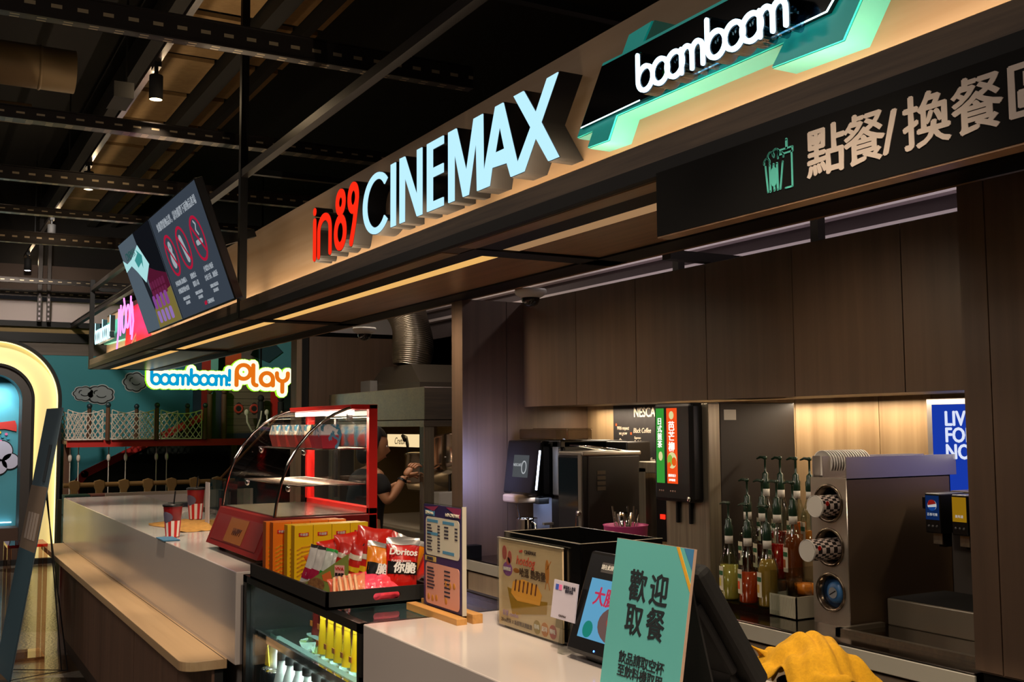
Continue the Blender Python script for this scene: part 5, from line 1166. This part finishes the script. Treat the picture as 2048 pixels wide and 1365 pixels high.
# soda fountain
t = thing('soda_fountain', 'dark soda fountain with three branded valves and a raised drip tray beside the pier', 'drink dispenser', (2.86, 2.46, .90), FACE)
box('back_tower', mat('fountain_grey', '5a5450', .4, metal=.3), (0, .50, .22, .33, 0, .425), t, .004)
box('valve_rail', M_BLK2, (0, .50, .08, .24, .37, .41), t, .004)
mb = MB(); mb.box(-.035, .52, -.06, .22, .0, .085); mb.build('drip_tray', mat('drip_steel', 'a09888', .35, metal=.7), t, .004)
box('drip_grille', M_BLKM, (-.03, .51, -.05, .215, .084, .088), t)
mb = MB()
mb.box(-.03, .52, -.30, -.28, .0, .014).box(-.03, -.01, -.30, -.1, .0, .014)
mb.build('counter_rim', M_STEEL, t)
for k, (c_, nm) in enumerate((('1a3a78', '百事可樂'), ('d8a01c', '美年達'), ('1c5a28', 'MTN DEW'))):
    x_ = .095+.100*k
    vh = box('valve_head', M_BLK2, (0, .058, -.0, .12, 0, .125), t, .004, loc=(x_, -.02, .305))
    box('brand_panel', E('panel'+c_, c_, .35), (.004, .054, -.0012, 0, .042, .118), vh)
    if k == 0:
        MB().prism(arc(.029, .088, .017, .017, 0, 360, 24)[:-1], -.002, -.0012).build('logo_print', E('logo_white', 'e8e8e8', .5), vh)
        MB().prism(arc(.029, .090, .0155, .0155, 10, 190, 16), -.003, -.002).build('logo_print', E('logo_red', 'd0201c', .5), vh)
        MB().prism(arc(.029, .086, .0155, .0155, 200, 350, 14), -.003, -.002).build('logo_print', E('logo_blue', '1a50a8', .5), vh)
    text(nm, .010, E('logo_white', 'e8e8e8', .5), vh, (.029, -.002, .058), th=.0006)
    mb = MB()
    for j in range(3): mb.lathe([(0, -.002), (.004, -.0015), (.004, 0)], (.014+.015*j, 0, .022), 10, ax='y')
    mb.build('button_print', mat('btn_grey', '5a5a5c', .4), vh)
    box('nozzle', M_BLK2, (.018, .042, .04, .07, -.045, 0), vh); box('lever', M_STEEL, (.012, .046, .02, .024, -.035, 0), vh)
# ================================================================ popcorn machine and exhaust
pm = thing('popcorn_machine', 'stainless steel popcorn machine with steel hood and tilted kettle in the rear bay', 'popcorn machine', (2.95, 8.25, 0), FACE)
PL, PD = 1.83, .80
box('hood', M_STEEL, (0, PL, 0, PD, 1.60, 1.815), pm, .003)
box('hood_lip', M_STEEL, (-.005, PL+.005, -.005, PD, 1.555, 1.595), pm)
for x_ in (0, PL-.07): box('post', M_STEELV, (x_, x_+.07, 0, .07, .86, 1.555), pm); box('post', M_STEELV, (x_, x_+.07, PD-.05, PD, .86, 1.555), pm)
mb = MB()
for k in range(5): mb.box(PL-.066+.013*k, PL-.060+.013*k, -.003, 0, .88, 1.55)
mb.build('post_rib_print', M_CHROME, pm)
box('cabinet_base', M_STEEL, (0, PL, 0, PD, 0, .86), pm, .003); box('popping_tray', mat('tray_steel', 'b8ac98', .4, metal=.6), (.02, PL-.02, .02, PD-.02, .86, .875), pm); box('inner_wall', mat('inner_steel', '8a7a58', .3, metal=.9), (.35, .36, .08, PD-.05, .875, 1.555), pm)
box('back_mirror', mat('mirror_steel', '9a8a68', .25, metal=.9), (.02, PL-.02, PD-.03, PD-.02, .875, 1.555), pm)
box('sign_panel', E('machine_sign', 'ffe0a8', .95), (.85, 1.40, .15, .16, 1.41, 1.50), pm)
text('Cretors', .07, mat('sign_brown', '4a2c14', .5), pm, (1.1, .147, 1.45), shear=.3, th=.001)
box('side_glass', M_GLASS, (PL-.03, PL-.026, .07, PD-.05, .875, 1.555), pm)
for kx, kr, ky, kz, ka in ((1.02, .19, .42, 1.24, -6), (1.60, .20, .34, 1.34, -22)):
    k_ = MB(); k_.lathe([(0, -.16), (kr*.8, -.16), (kr, -.10), (kr, .08), (kr*1.06, .085), (kr*1.06, .10), (kr*.2, .13), (0, .13)], n=36)
    kk = k_.build('kettle', mat('kettle_steel', 'dccfb8', .16, metal=1), pm, loc=(kx, ky, kz), rot=(R(-8), R(ka), 0))
    r_ = MB()
    for j in range(8): a = j*PI/4; r_.ell((kr*1.01*math.cos(a), kr*1.01*math.sin(a), -.07), (.008, .008, .008), 8, 6)
    r_.build('rivet', M_CHROME, kk)
MB().tube([(1.75, .22, 1.0), (1.70, .25, 1.35)], .009, 8).build('lift_rod', M_BLK2, pm)
mb = MB(); mb.tube([(1.42, .04, 1.46), (1.34, .06, 1.49), (1.26, .12, 1.48), (1.22, .16, 1.38)], .012, 10); mb.build('kettle_arm', M_BLK2, pm)
box('control_box', M_WHITEP, (1.70, 1.80, .12, .26, .90, 1.12), pm, .006)
t = thing('exhaust_duct', 'crinkled foil exhaust duct rising from the steel cowl above the popcorn machine', 'duct', (3.35, 7.52, 1.815))
mb = MB(); mb.add([(-.16, -.50, 0), (.30, -.50, 0), (.30, .48, 0), (-.16, .48, 0), (-.16, -.50, .06), (.30, -.50, .06), (.30, .48, .06), (-.16, .48, .06), (-.13, -.28, .20), (.2, -.28, .20), (.2, .26, .20), (-.13, .26, .20)],
    [(0, 1, 5, 4), (1, 2, 6, 5), (2, 3, 7, 6), (3, 0, 4, 7), (4, 5, 9, 8), (5, 6, 10, 9), (6, 7, 11, 10), (7, 4, 8, 11), (8, 9, 10, 11)])
mb.build('cowl', mat('dull_galvanised', '5a5248', .45, metal=.8), t); box('switch_box', M_GREY, (-.22, -.16, .30, .50, .0, .10), t)
pts = []; rs = []
for k in range(160):
    f = k/159; pts.append((-.02+.03*math.sin(3*f), -.03+.20*f*f, .20+.52*f)); rs.append(.135+.025*f+.012*math.sin(7*f)+(.007 if k % 4 < 2 else -.007))
MB().tube(pts, .2, 28, rs=rs).build('foil_hose', mat('foil', 'b8b0a0', .28, metal=1), t)

# ================================================================ person at the popcorn machine
M_SKIN = mat('skin', 'b5805c', .5); M_HAIR = mat('dark_hair', '1a110c', .55); M_SHIRT = mat('black_shirt', '0c0b0c', .8)
pr = thing('person', 'person with short dark hair in a black shirt reaching into the popcorn machine', 'person', (2.60, 6.60, 0), R(0))
def skin(name, m_, joints, edges, parent, sub=2, root=0):
    me = bpy.data.meshes.new(name); me.from_pydata([j[:3] for j in joints], edges, []); me.materials.append(m_)
    o = bpy.data.objects.new(name, me); col.objects.link(o); o.parent = parent
    md = o.modifiers.new('skin', 'SKIN'); md.use_smooth_shade = True; sb_ = o.modifiers.new('sub', 'SUBSURF'); sb_.levels = sub; sb_.render_levels = sub
    for i, j in enumerate(joints):
        r = j[3] if isinstance(j[3], tuple) else (j[3], j[3]); sv = me.skin_vertices[0].data[i]; sv.radius = r; sv.use_root = (i == root)
    return o
# faces +x, a little towards -y; the head looks along +x
J = [(0, 0, .84, (.135, .105)), (0, 0, .98, (.12, .095)), (.02, 0, 1.12, (.135, .10)), (.03, 0, 1.23, (.12, .085)), (.04, 0, 1.295, .045), (.055, -.01, 1.345, .042),
     (.04, -.13, 1.235, .05), (.09, -.185, 1.07, .040), (.17, -.18, 1.17, .030), (.215, -.17, 1.235, .024),
     (.04, .13, 1.235, .05), (.11, .17, 1.08, .040), (.20, .08, 1.13, .030), (.25, .0, 1.18, .024),
     (0, -.09, .78, .085), (0, -.09, .45, .058), (-.01, -.09, .09, .042), (.06, -.09, .035, (.045, .03)), (.13, -.09, .03, (.035, .022)),
     (0, .09, .78, .085), (0, .09, .45, .058), (-.01, .09, .09, .042), (.06, .09, .035, (.045, .03)), (.13, .09, .03, (.035, .022))]
Eg = [(0, 1), (1, 2), (2, 3), (3, 4), (4, 5), (3, 6), (6, 7), (7, 8), (8, 9), (3, 10), (10, 11), (11, 12), (12, 13), (0, 14), (14, 15), (15, 16), (16, 17), (17, 18), (0, 19), (19, 20), (20, 21), (21, 22), (22, 23)]
skin('body', M_SKIN, J, Eg, pr)
shirt = [(0, 0, .80, (.15, .118)), (0, 0, .98, (.134, .108)), (.02, 0, 1.12, (.148, .112)), (.03, 0, 1.225, (.132, .096)), (.038, 0, 1.275, .060),
         (.04, -.13, 1.235, .062), (.085, -.185, 1.12, .054), (.04, .13, 1.235, .062), (.09, .16, 1.12, .054)]
skin('shirt', M_SHIRT, shirt, [(0, 1), (1, 2), (2, 3), (3, 4), (3, 5), (5, 6), (3, 7), (7, 8)], pr)
tro = [(0, 0, .86, (.145, .115)), (0, -.09, .77, .095), (0, -.09, .45, .068), (-.01, -.09, .10, .055), (0, .09, .77, .095), (0, .09, .45, .068), (-.01, .09, .10, .055)]
skin('trousers', M_BLKM, tro, [(0, 1), (1, 2), (2, 3), (0, 4), (4, 5), (5, 6)], pr)
def headmesh():
    mb = MB(); n, m = 28, 22
    def fn(u, v):
        a = 2*PI*u; b = -PI/2+PI*v; cb = math.cos(b); x = .092*cb*math.cos(a); y = .073*cb*math.sin(a); z = .112*math.sin(b)
        if z < 0: k = 1+z*2.2; x = x*(k if x < 0 else 1+z*.7)+(.012*(-z/.112) if x > 0 else 0); y *= 1+z*2.6
        if x > 0:
            w1 = math.exp(-(y/.012)**2)
            x += .022*w1*math.exp(-((z+.018)/.020)**2)            # nose
            x += .007*math.exp(-(y/.020)**2)*math.exp(-((z+.058)/.008)**2)+.006*math.exp(-(y/.02)**2)*math.exp(-((z+.070)/.006)**2)
            x -= .008*math.exp(-((abs(y)-.030)/.014)**2)*math.exp(-((z-.008)/.012)**2)
        return (x, y, z)
    return mb.grid(n, m, fn)
hd_ = headmesh().build('head', M_SKIN, pr, loc=(.065, -.015, 1.432), rot=(0, R(10), R(-12)))
for s_ in (-1, 1):
    MB().ell((.075, .030*s_, .008), (.010, .011, .008), 12, 8).build('eye', mat('eye_white', 'd8d0c8', .3), hd_); MB().ell((-.005, .074*s_, -.01), (.016, .007, .026), 12, 8).build('ear', M_SKIN, hd_)
MB().ell((.088, 0, -.062), (.006, .018, .005), 12, 6).build('lips', mat('lips', '9a5a4c', .5), hd_)
mb = MB()
mb.grid(28, 16, lambda u, v: (lambda a, b: ((.107*math.cos(b)*math.cos(a)-.012)*(1 if math.cos(a) < .3 else .93), .086*math.cos(b)*math.sin(a), .125*math.sin(b)+.006))(2*PI*u, PI/2*(v*1.42-.42) if math.cos(2*PI*u) < .35 else PI/2*(.34+.66*v)))
mb.build('hair', M_HAIR, hd_)
MB().ell((-.055, 0, -.045), (.055, .072, .085), 18, 12).build('hair_back', M_HAIR, hd_)
def hand(pos, rot, side):
    h = bpy.data.objects.new('hand', None); col.objects.link(h); h.parent = pr; h.location = pos; h.rotation_euler = rot
    jj = [(0, 0, 0, (.020, .014)), (.03, 0, 0, (.032, .014)), (.075, 0, 0, (.034, .012))]; ee = [(0, 1), (1, 2)]
    skin('palm', M_SKIN, jj, ee, h, 1)
    for k, (y, l) in enumerate(((-.028, .062), (-.010, .070), (.009, .066), (.027, .052))):
        skin('finger', M_SKIN, [(.070, y, 0, .009), (.075+l*.45, y*1.1, -.006, .0085), (.075+l*.75, y*1.1, -.026, .008), (.075+l*.8, y*1.1, -.044, .007)], [(0, 1), (1, 2), (2, 3)], h, 1)
    skin('thumb', M_SKIN, [(.02, -.025*side, 0, .011), (.045, -.050*side, -.012, .010), (.070, -.052*side, -.028, .008)], [(0, 1), (1, 2)], h, 1)
hand((.215, -.17, 1.238), (R(20), R(-45), R(10)), 1); hand((.25, -.002, 1.183), (R(-20), R(-35), R(-20)), -1)
MB().lathe([(.031, -.008), (.033, 0), (.031, .008)], (0, 0, 0), 18, ax='x').build('watch', M_BLK2, pr, loc=(.195, -.175, 1.207), rot=(0, R(-55), R(10)))

# ================================================================ play area
M_RBEAM = mat('red_beam', 'b01c14', .6); M_POST = mat('play_post', '5a3a24', .7, grain='z', scale=1); M_BALL = mat('post_ball', '1c3038', .4); M_ROPE = mat('white_rope', 'c8bcb0', .9)
t = thing('rope_bridge', 'raised rope net bridge with wooden posts and red beam before the teal wall', 'bridge', (1.3, 13.2, 0))
box('deck_beam', M_RBEAM, (.29, 2.35, 0, .06, 1.345, 1.425), t); box('deck', M_BODYW, (.29, 2.1, .06, .75, 1.38, 1.42), t)
for x_, y_ in ((.725, -.02), (1.275, -.02), (.62, .70), (1.17, .70), (1.70, .3), (1.84, -.02)):
    p = MB().cyl((x_, y_, 1.42), (x_, y_, 1.80), .027, .024, n=16).build('post', M_POST, t); MB().ell((x_, y_, 1.83), (.032, .032, .034)).build('post_ball', M_BALL, p)
def net(x0, x1, y, z0=1.43, z1=1.775, sag=.045):
    mb = MB(); W = x1-x0; n = 7
    top = lambda x: z1-sag*4*((x-x0)/W)*(1-(x-x0)/W)
    mb.tube([(x0+W*i/12, y, top(x0+W*i/12)) for i in range(13)], .006, 6); mb.tube([(x0, y, z0), (x1, y, z0)], .008, 6); mb.tube([(x0, y, z0), (x0, y, z1)], .006, 6); mb.tube([(x1, y, z0), (x1, y, z1)], .006, 6)
    st = W/n
    for k in range(-4, n+1):
        for sg_ in (1, -1):
            P_ = []
            for i in range(9):
                f = i/8; x = x0+(k+f*3.2)*st if sg_ == 1 else x1-(k+f*3.2)*st
                if x0 <= x <= x1: P_.append((x, y+.004*sg_, z0+(top(x)-z0)*f))
            if len(P_) > 1: mb.tube(P_, .0055, 5)
    return mb
for x0, x1, y in ((.29, .67, -.02), (.77, 1.245, -.02), (1.32, 1.80, -.02), (.30, .60, .70), (.66, 1.15, .70), (1.2, 1.66, .66)): net(x0, x1, y).build('net', M_ROPE, t)
for x_ in (.34, .43, .76, .95, 1.30, 1.42): MB().cyl((x_, .1, .3), (x_, .1, 1.34), .006, n=6).ell((x_, .1, 1.22), (.022, .022, .05), 10, 6).build('hanging_rope', M_ROPE, t)
box('support_leg', M_POST, (2.25, 2.32, .3, .37, 0, 1.38), t); box('support_leg', M_POST, (.30, .37, .3, .37, 0, 1.38), t)
# clouds on the wall
M_CLD = mat('cloud_grey', '8a9094', .8); M_CLO = mat('cloud_outline', '14181c', .8)
def cloud(lb, x, z, parts):
    t = thing('cloud_cutout', lb, 'wall decoration', (x, 14.795, z), group='grey cartoon clouds on the teal wall')
    a = MB(); b = MB(); c = MB()
    for (cx_, cz_, rx, rz__) in parts:
        P_ = [(cx_+rx*(.92+.14*abs(math.sin(3.5*q)))*math.cos(q), cz_+rz__*(.92+.14*abs(math.sin(3.5*q)))*math.sin(q)) for q in [2*PI*i/70 for i in range(70)]]
        c.prism([(cx_+(p[0]-cx_)*1.16, cz_+(p[1]-cz_)*1.18) for p in P_], -.004, 0); b.prism([(cx_+(p[0]-cx_)*1.06, cz_+(p[1]-cz_)*1.08) for p in P_], -.008, -.004); a.prism([(cx_+(p[0]-cx_)*.95, cz_+(p[1]-cz_)*.94) for p in P_], -.012, -.008)
        ribbon(b, arc(cx_+rx*.1, cz_, rx*.4, rz__*.35, 200, 330, 6), .012, -.014, -.012); ribbon(b, arc(cx_-rx*.2, cz_+rz__*.2, rx*.3, rz__*.3, 100, 200, 5), .012, -.014, -.012)
    c.build('cloud_border', mat('cloud_white', 'a8b0b4', .8), t); b.build('cloud_line', M_CLO, t); a.build('cloud_fill', M_CLD, t)
cloud('pair of joined grey cartoon clouds on the teal wall above the rope bridge', 2.05, 2.00, [(-.08, .01, .12, .085), (.12, 0, .155, .11)])
cloud('single grey cartoon cloud on the teal wall left of the boomboom sign'.replace('boomboom', 'glowing play'), 2.60, 2.17, [(0, 0, .135, .115)])
# striped tower, green slide shape
t = thing('play_tower', 'play house tower with striped boards, plank walls and round red windows', 'play tower', (3.0, 13.6, 0))
box('striped_board', mat('navy_board', '1a3644', .7), (.30, .40, .9, .95, 1.2, 2.6), t); box('striped_board', mat('red_board', '9a2414', .7), (.40, .52, .9, .95, 1.2, 2.75), t); box('striped_board', mat('mint_board', '6ab0a0', .7), (.52, .62, .9, .95, 1.2, 2.7), t)
M_PLK = mat('grey_planks', '6a5a4a', .8, grain='x', scale=1)
mb = MB()
for k in range(9): mb.box(.50, 1.10, 0, .03, 1.42+.085*k, 1.50+.085*k)
mb.build('plank_wall', M_PLK, t); box('backing', M_BLKM, (.50, 1.10, .03, .05, 1.3, 2.2), t); box('navy_skirt', mat('navy_skirt', '1c2238', .7), (.50, 1.10, -.005, 0, 1.38, 1.49), t)
for x_ in (.66, .86):
    MB().lathe([(.035, -.004), (.045, -.008), (.06, -.006), (.062, 0)], (x_, 0, 1.80), 20, ax='y').build('window_ring', mat('ring_red', 'a03020', .6), t, ); MB().prism(arc(x_, 1.80, .045, .08, 0, 360, 20)[:-1], -.003, -.001).build('window_hole', M_BLKM, t)
box('corner_post', M_RBEAM, (1.07, 1.20, -.02, .06, 1.3, 2.3), t); box('cross_board', M_RBEAM, (.48, 1.2, -.02, .02, 2.14, 2.26), t)
MB().prism([(.30, 1.42), (.30, 1.9), (.36, 2.15), (.42, 2.22), (.47, 2.1), (.47, 1.42)], -.06, -.03).build('dark_gable', mat('gable_navy', '22243c', .6), t)
for x_ in (.27, .45): MB().cyl((x_, -.10, 1.40), (x_, -.10, 1.98), .035, n=14).ell((x_, -.10, 2.02), (.038, .038, .04)).build('post', M_POST, t)
box('roof_panel', mat('tower_orange', 'b84818', .7), (.62, .82, .5, .54, 2.35, 2.9), t, rot=(0, R(-0), 0))
MB().prism([(.95, 2.3), (1.5, 2.95), (2.1, 2.7), (1.7, 2.25)], .9, .94).build('painted_panel', mat('panel_teal', '4a8c94', .7), t)
MB().prism([(1.05, 2.55), (1.25, 2.85), (1.5, 2.6), (1.3, 2.45)], .88, .9).build('painted_panel', mat('panel_navy', '1a3c44', .7), t)
MB().prism([(1.9, 2.3), (2.2, 2.75), (2.35, 2.7), (2.1, 2.2)], .86, .9).build('painted_panel', mat('panel_brick', '7a4030', .7), t)
MB().prism([(2.2, 2.45), (2.5, 2.75), (2.75, 2.55), (2.4, 2.35)], .84, .9).build('painted_panel', mat('panel_mint', '78b8b0', .7), t)
box('rear_wall', mat('dark_green_wall', '16281e', .8), (1.2, 3.6, .9, .95, .2, 2.3), t); box('red_rail', M_RBEAM, (1.9, 3.3, .3, .36, 1.95, 2.05), t)
for x_ in (2.1, 2.3): MB().prism(arc(x_, 1.78, .06, .09, 0, 360, 18)[:-1], .28, .3).build('yellow_disc', mat('disc_yellow', 'c89a10', .6), t)
# slide wall with red edge below the bridge
t = thing('slide_wall', 'dark green climbing wall with a red slanted edge under the rope bridge', 'climbing wall', (1.3, 14.2, 0))
MB().prism([(.55, 0), (.55, .85), (.62, .98), (1.5, 1.42), (2.9, 2.0), (2.9, 0)], 0, .08).build('wall_panel', mat('green_black', '141c14', .8), t)
mb = MB()
ribbon(mb, [(.52, .0), (.52, .86), (.62, 1.0), (1.5, 1.44), (2.2, 1.78)], .09, -.03, .02, n=12); mb.build('red_edge', M_RBEAM, t)
# wooden ramp beams with climbing holds
t = thing('climbing_ramp', 'dark sloping ramp with light wooden edges and a row of small white holds', 'ramp', (2.75, 12.2, 0))
def slab(p0, p1, wz, y0, y1, m_, nm):
    MB().prism([p0, p1, (p1[0], p1[1]-wz), (p0[0], p0[1]-wz)], y0, y1).build(nm, m_, t)
MB().box(.02, .08, 0, .05, 0, .55).box(.2, .26, .45, .5, 0, .5).build('ramp_post', M_BLKM, t)
slab((.0, .62), (1.05, 1.72), .16, 0, .05, M_BLKM, 'side_board'); slab((.0, .64), (1.05, 1.74), .02, -.01, .05, mat('ramp_edge', '8a5a34', .6), 'edge_strip')
slab((.16, .55), (1.45, 1.66), .22, .45, .5, M_BLKM, 'side_board'); slab((.16, .57), (1.45, 1.68), .018, .44, .5, MATS['ramp_edge'], 'edge_strip')
MB().add([(0, .02, .60), (1.0, .02, 1.60), (1.3, .45, 1.5), (.16, .45, .50)], [(0, 1, 2, 3)]).build('ramp_deck', mat('ramp_deck', '1c1814', .8), t, solid=.01)
for k in range(7): MB().ell((.42+.085*k, .30, .86+.075*k), (.014, .014, .012), 8, 6).build('hold', M_ROPE, t)
for k, (x_, lb) in enumerate(((3.72, 'white rope loop on the play tower, left of its twin'), (3.98, 'white rope loop on the play tower, right of its twin'))):
    t = thing('rope_loop', lb, 'rope', (x_, 13.45, 1.75)); MB().tube([(0, 0, 0), (.01, 0, -.12), (.07, 0, -.24), (.13, 0, -.22), (.18, 0, -.08), (.19, 0, .02)], .012, 8).ell((0, 0, 0), (.03, .02, .04), 10, 6).build('rope_strand', M_ROPE, t)
    MB().cyl((.19, .03, -.45), (.19, .03, .14), .04, n=14).ell((.19, .03, .18), (.042, .042, .045)).build('post', M_BLKM, t)
# handrail
t = thing('wooden_rail', 'light wood handrail on curled brackets beyond the white counter', 'railing', (1.36, 11.5, 0))
M_RAIL = mat('rail_wood', 'b08a50', .5)
MB().cyl((0, 0, .995), (1.7, 0, .995), .024, n=16).build('handrail', M_RAIL, t)
for k in range(7):
    x_ = .10+.235*k
    br = MB(); br.prism([(x_-.03, .86), (x_+.03, .86), (x_+.035, .93), (x_+.055, .97), (x_+.05, 1.03), (x_+.01, 1.045), (x_-.045, 1.03), (x_-.05, .98), (x_-.03, .94)], -.03, .03); br.build('rail_bracket', M_RAIL, t, .006)
box('rail_board', mat('board_olive', '5a5a3c', .6), (-.05, 1.75, -.02, .02, 0, .86), t)
for k in range(4):
    t = thing('cubby_shelf', ('dark green edged cubby column at the far end of the counter', 'pink topped cubby column beside the dark green one', 'green topped cubby column, third along the row', 'pink topped cubby column at the right end of the row')[k], 'shelf unit', (1.33+.235*k, 11.1, 0), group='pastel topped cubby columns')
    g_ = mat('cubby_green', '3c6a58', .5) if k % 2 == 0 else mat('cubby_pink', 'b87868', .5)
    box('top_board', g_, (0, .225, 0, .22, .905, .92), t)
    for z_ in (.12, .32, .52, .72): box('shelf_board', g_, (0, .225, 0, .2, z_, z_+.012), t)
    for x_ in (0, .213): box('side_board', g_, (x_, x_+.012, 0, .2, 0, .905), t)
    box('back_board', M_BLKM, (0, .225, .2, .21, 0, .9), t)
# glowing arch with niche
t = thing('glowing_arch', 'tall glowing cream arch with black rims around a teal niche at far left', 'arch', (.85, 13.7, 0))
def archband(ro, ri, y0, y1, m_, nm, zc=1.89, zb=0, lo=0):
    pts_o = [(ro, zb)]+arc(0, zc, ro, ro, 0, 180, 40)+[(-ro, zb)]; pts_i = [(-ri, zb)]+arc(0, zc, ri, ri, 180, 0, 40)+[(ri, zb)]
    mb = MB(); n = len(pts_o); pi_ = pts_i[::-1]
    for i in range(n-1):
        mb.prism([pts_o[i], pts_o[i+1], pi_[i+1], pi_[i]], y0, y1)
    for j in range(len(mb.sm)): mb.sm[j] = False
    return mb.build(nm, m_, t)
archband(.72, .685, -.12, .9, M_BLKM, 'outer_rim'); archband(.685, .405, .03, .05, mat('arch_glow_panel', 'f0e0a8', .5, emit='f0d890', es=.24), 'glow_panel', zb=.06); archband(.43, .40, -.10, .5, M_BLKM, 'inner_rim'); archband(.40, .30, -.06, .5, mat('niche_frame', '3a3430', .6), 'niche_frame')
archband(.686, .680, -.04, .03, E('arch_edge', 'ffe9a0', 2.2), 'edge_light', zb=.06); archband(.436, .430, -.04, .03, E('arch_edge', 'ffe9a0', 2.2), 'edge_light', zb=.06)
mb = MB(); mb.prism([(.30, 0)]+arc(0, 1.89, .30, .30, 0, 180, 24)+[(-.30, 0)], .35, .4); mb.build('niche_back', mat('niche_teal', '4a98a8', .6), t)
box('niche_sill', mat('sill_brown', '4a3428', .6), (-.3, .3, .0, .35, 0, .42), t); box('base_block', M_BLKM, (-.72, .72, -.06, .9, 0, .06), t)
box('light_tube', E('niche_light', 'd0f0ff', 4), (-.25, .25, .30, .33, .46, .47), t)
lamp('niche_lamp', 'AREA', (.85, 13.85, 2.0), 5, (.8, .95, 1), target=(.85, 14.3, 1.2), size=(.4, .2))
a = MB(); b = MB()
for (cx_, cz_, r_) in ((.0, 1.25, .10), (.12, 1.30, .12), (.22, 1.18, .09), (.10, 1.12, .09), (-.1, 1.2, .1)):
    b.prism(arc(cx_, cz_, r_+.012, r_+.012, 0, 360, 24)[:-1], .335, .342); a.prism(arc(cx_, cz_, r_, r_, 0, 360, 24)[:-1], .326, .334)
b.build('cloud_line', M_CLO, t); a.build('cloud_print', mat('cloud_lilac', 'c0bcd0', .7), t)
mb = MB(); mb.prism([(.02, 1.60), (.10, 1.64), (.26, 1.66), (.28, 1.60), (.28, 1.53), (.16, 1.56), (.05, 1.56)], .33, .345); mb.build('red_print', mat('niche_red', 'c83028', .7), t)
for k, (x_, z_, c_) in enumerate(((.10, 1.52, 'e0b020'), (.13, 1.47, '3aa0b8'), (.11, 1.42, 'e070a0'), (.15, 1.38, '3ab060'), (.12, 1.34, 'e0b020'), (.17, 1.5, 'e070a0'), (.19, 1.45, '3aa0b8'))):
    MB().prism(arc(x_, z_, .016, .016, 0, 360, 12)[:-1], .33, .345).build('dot_print', mat('bead'+c_, c_, .6), t)
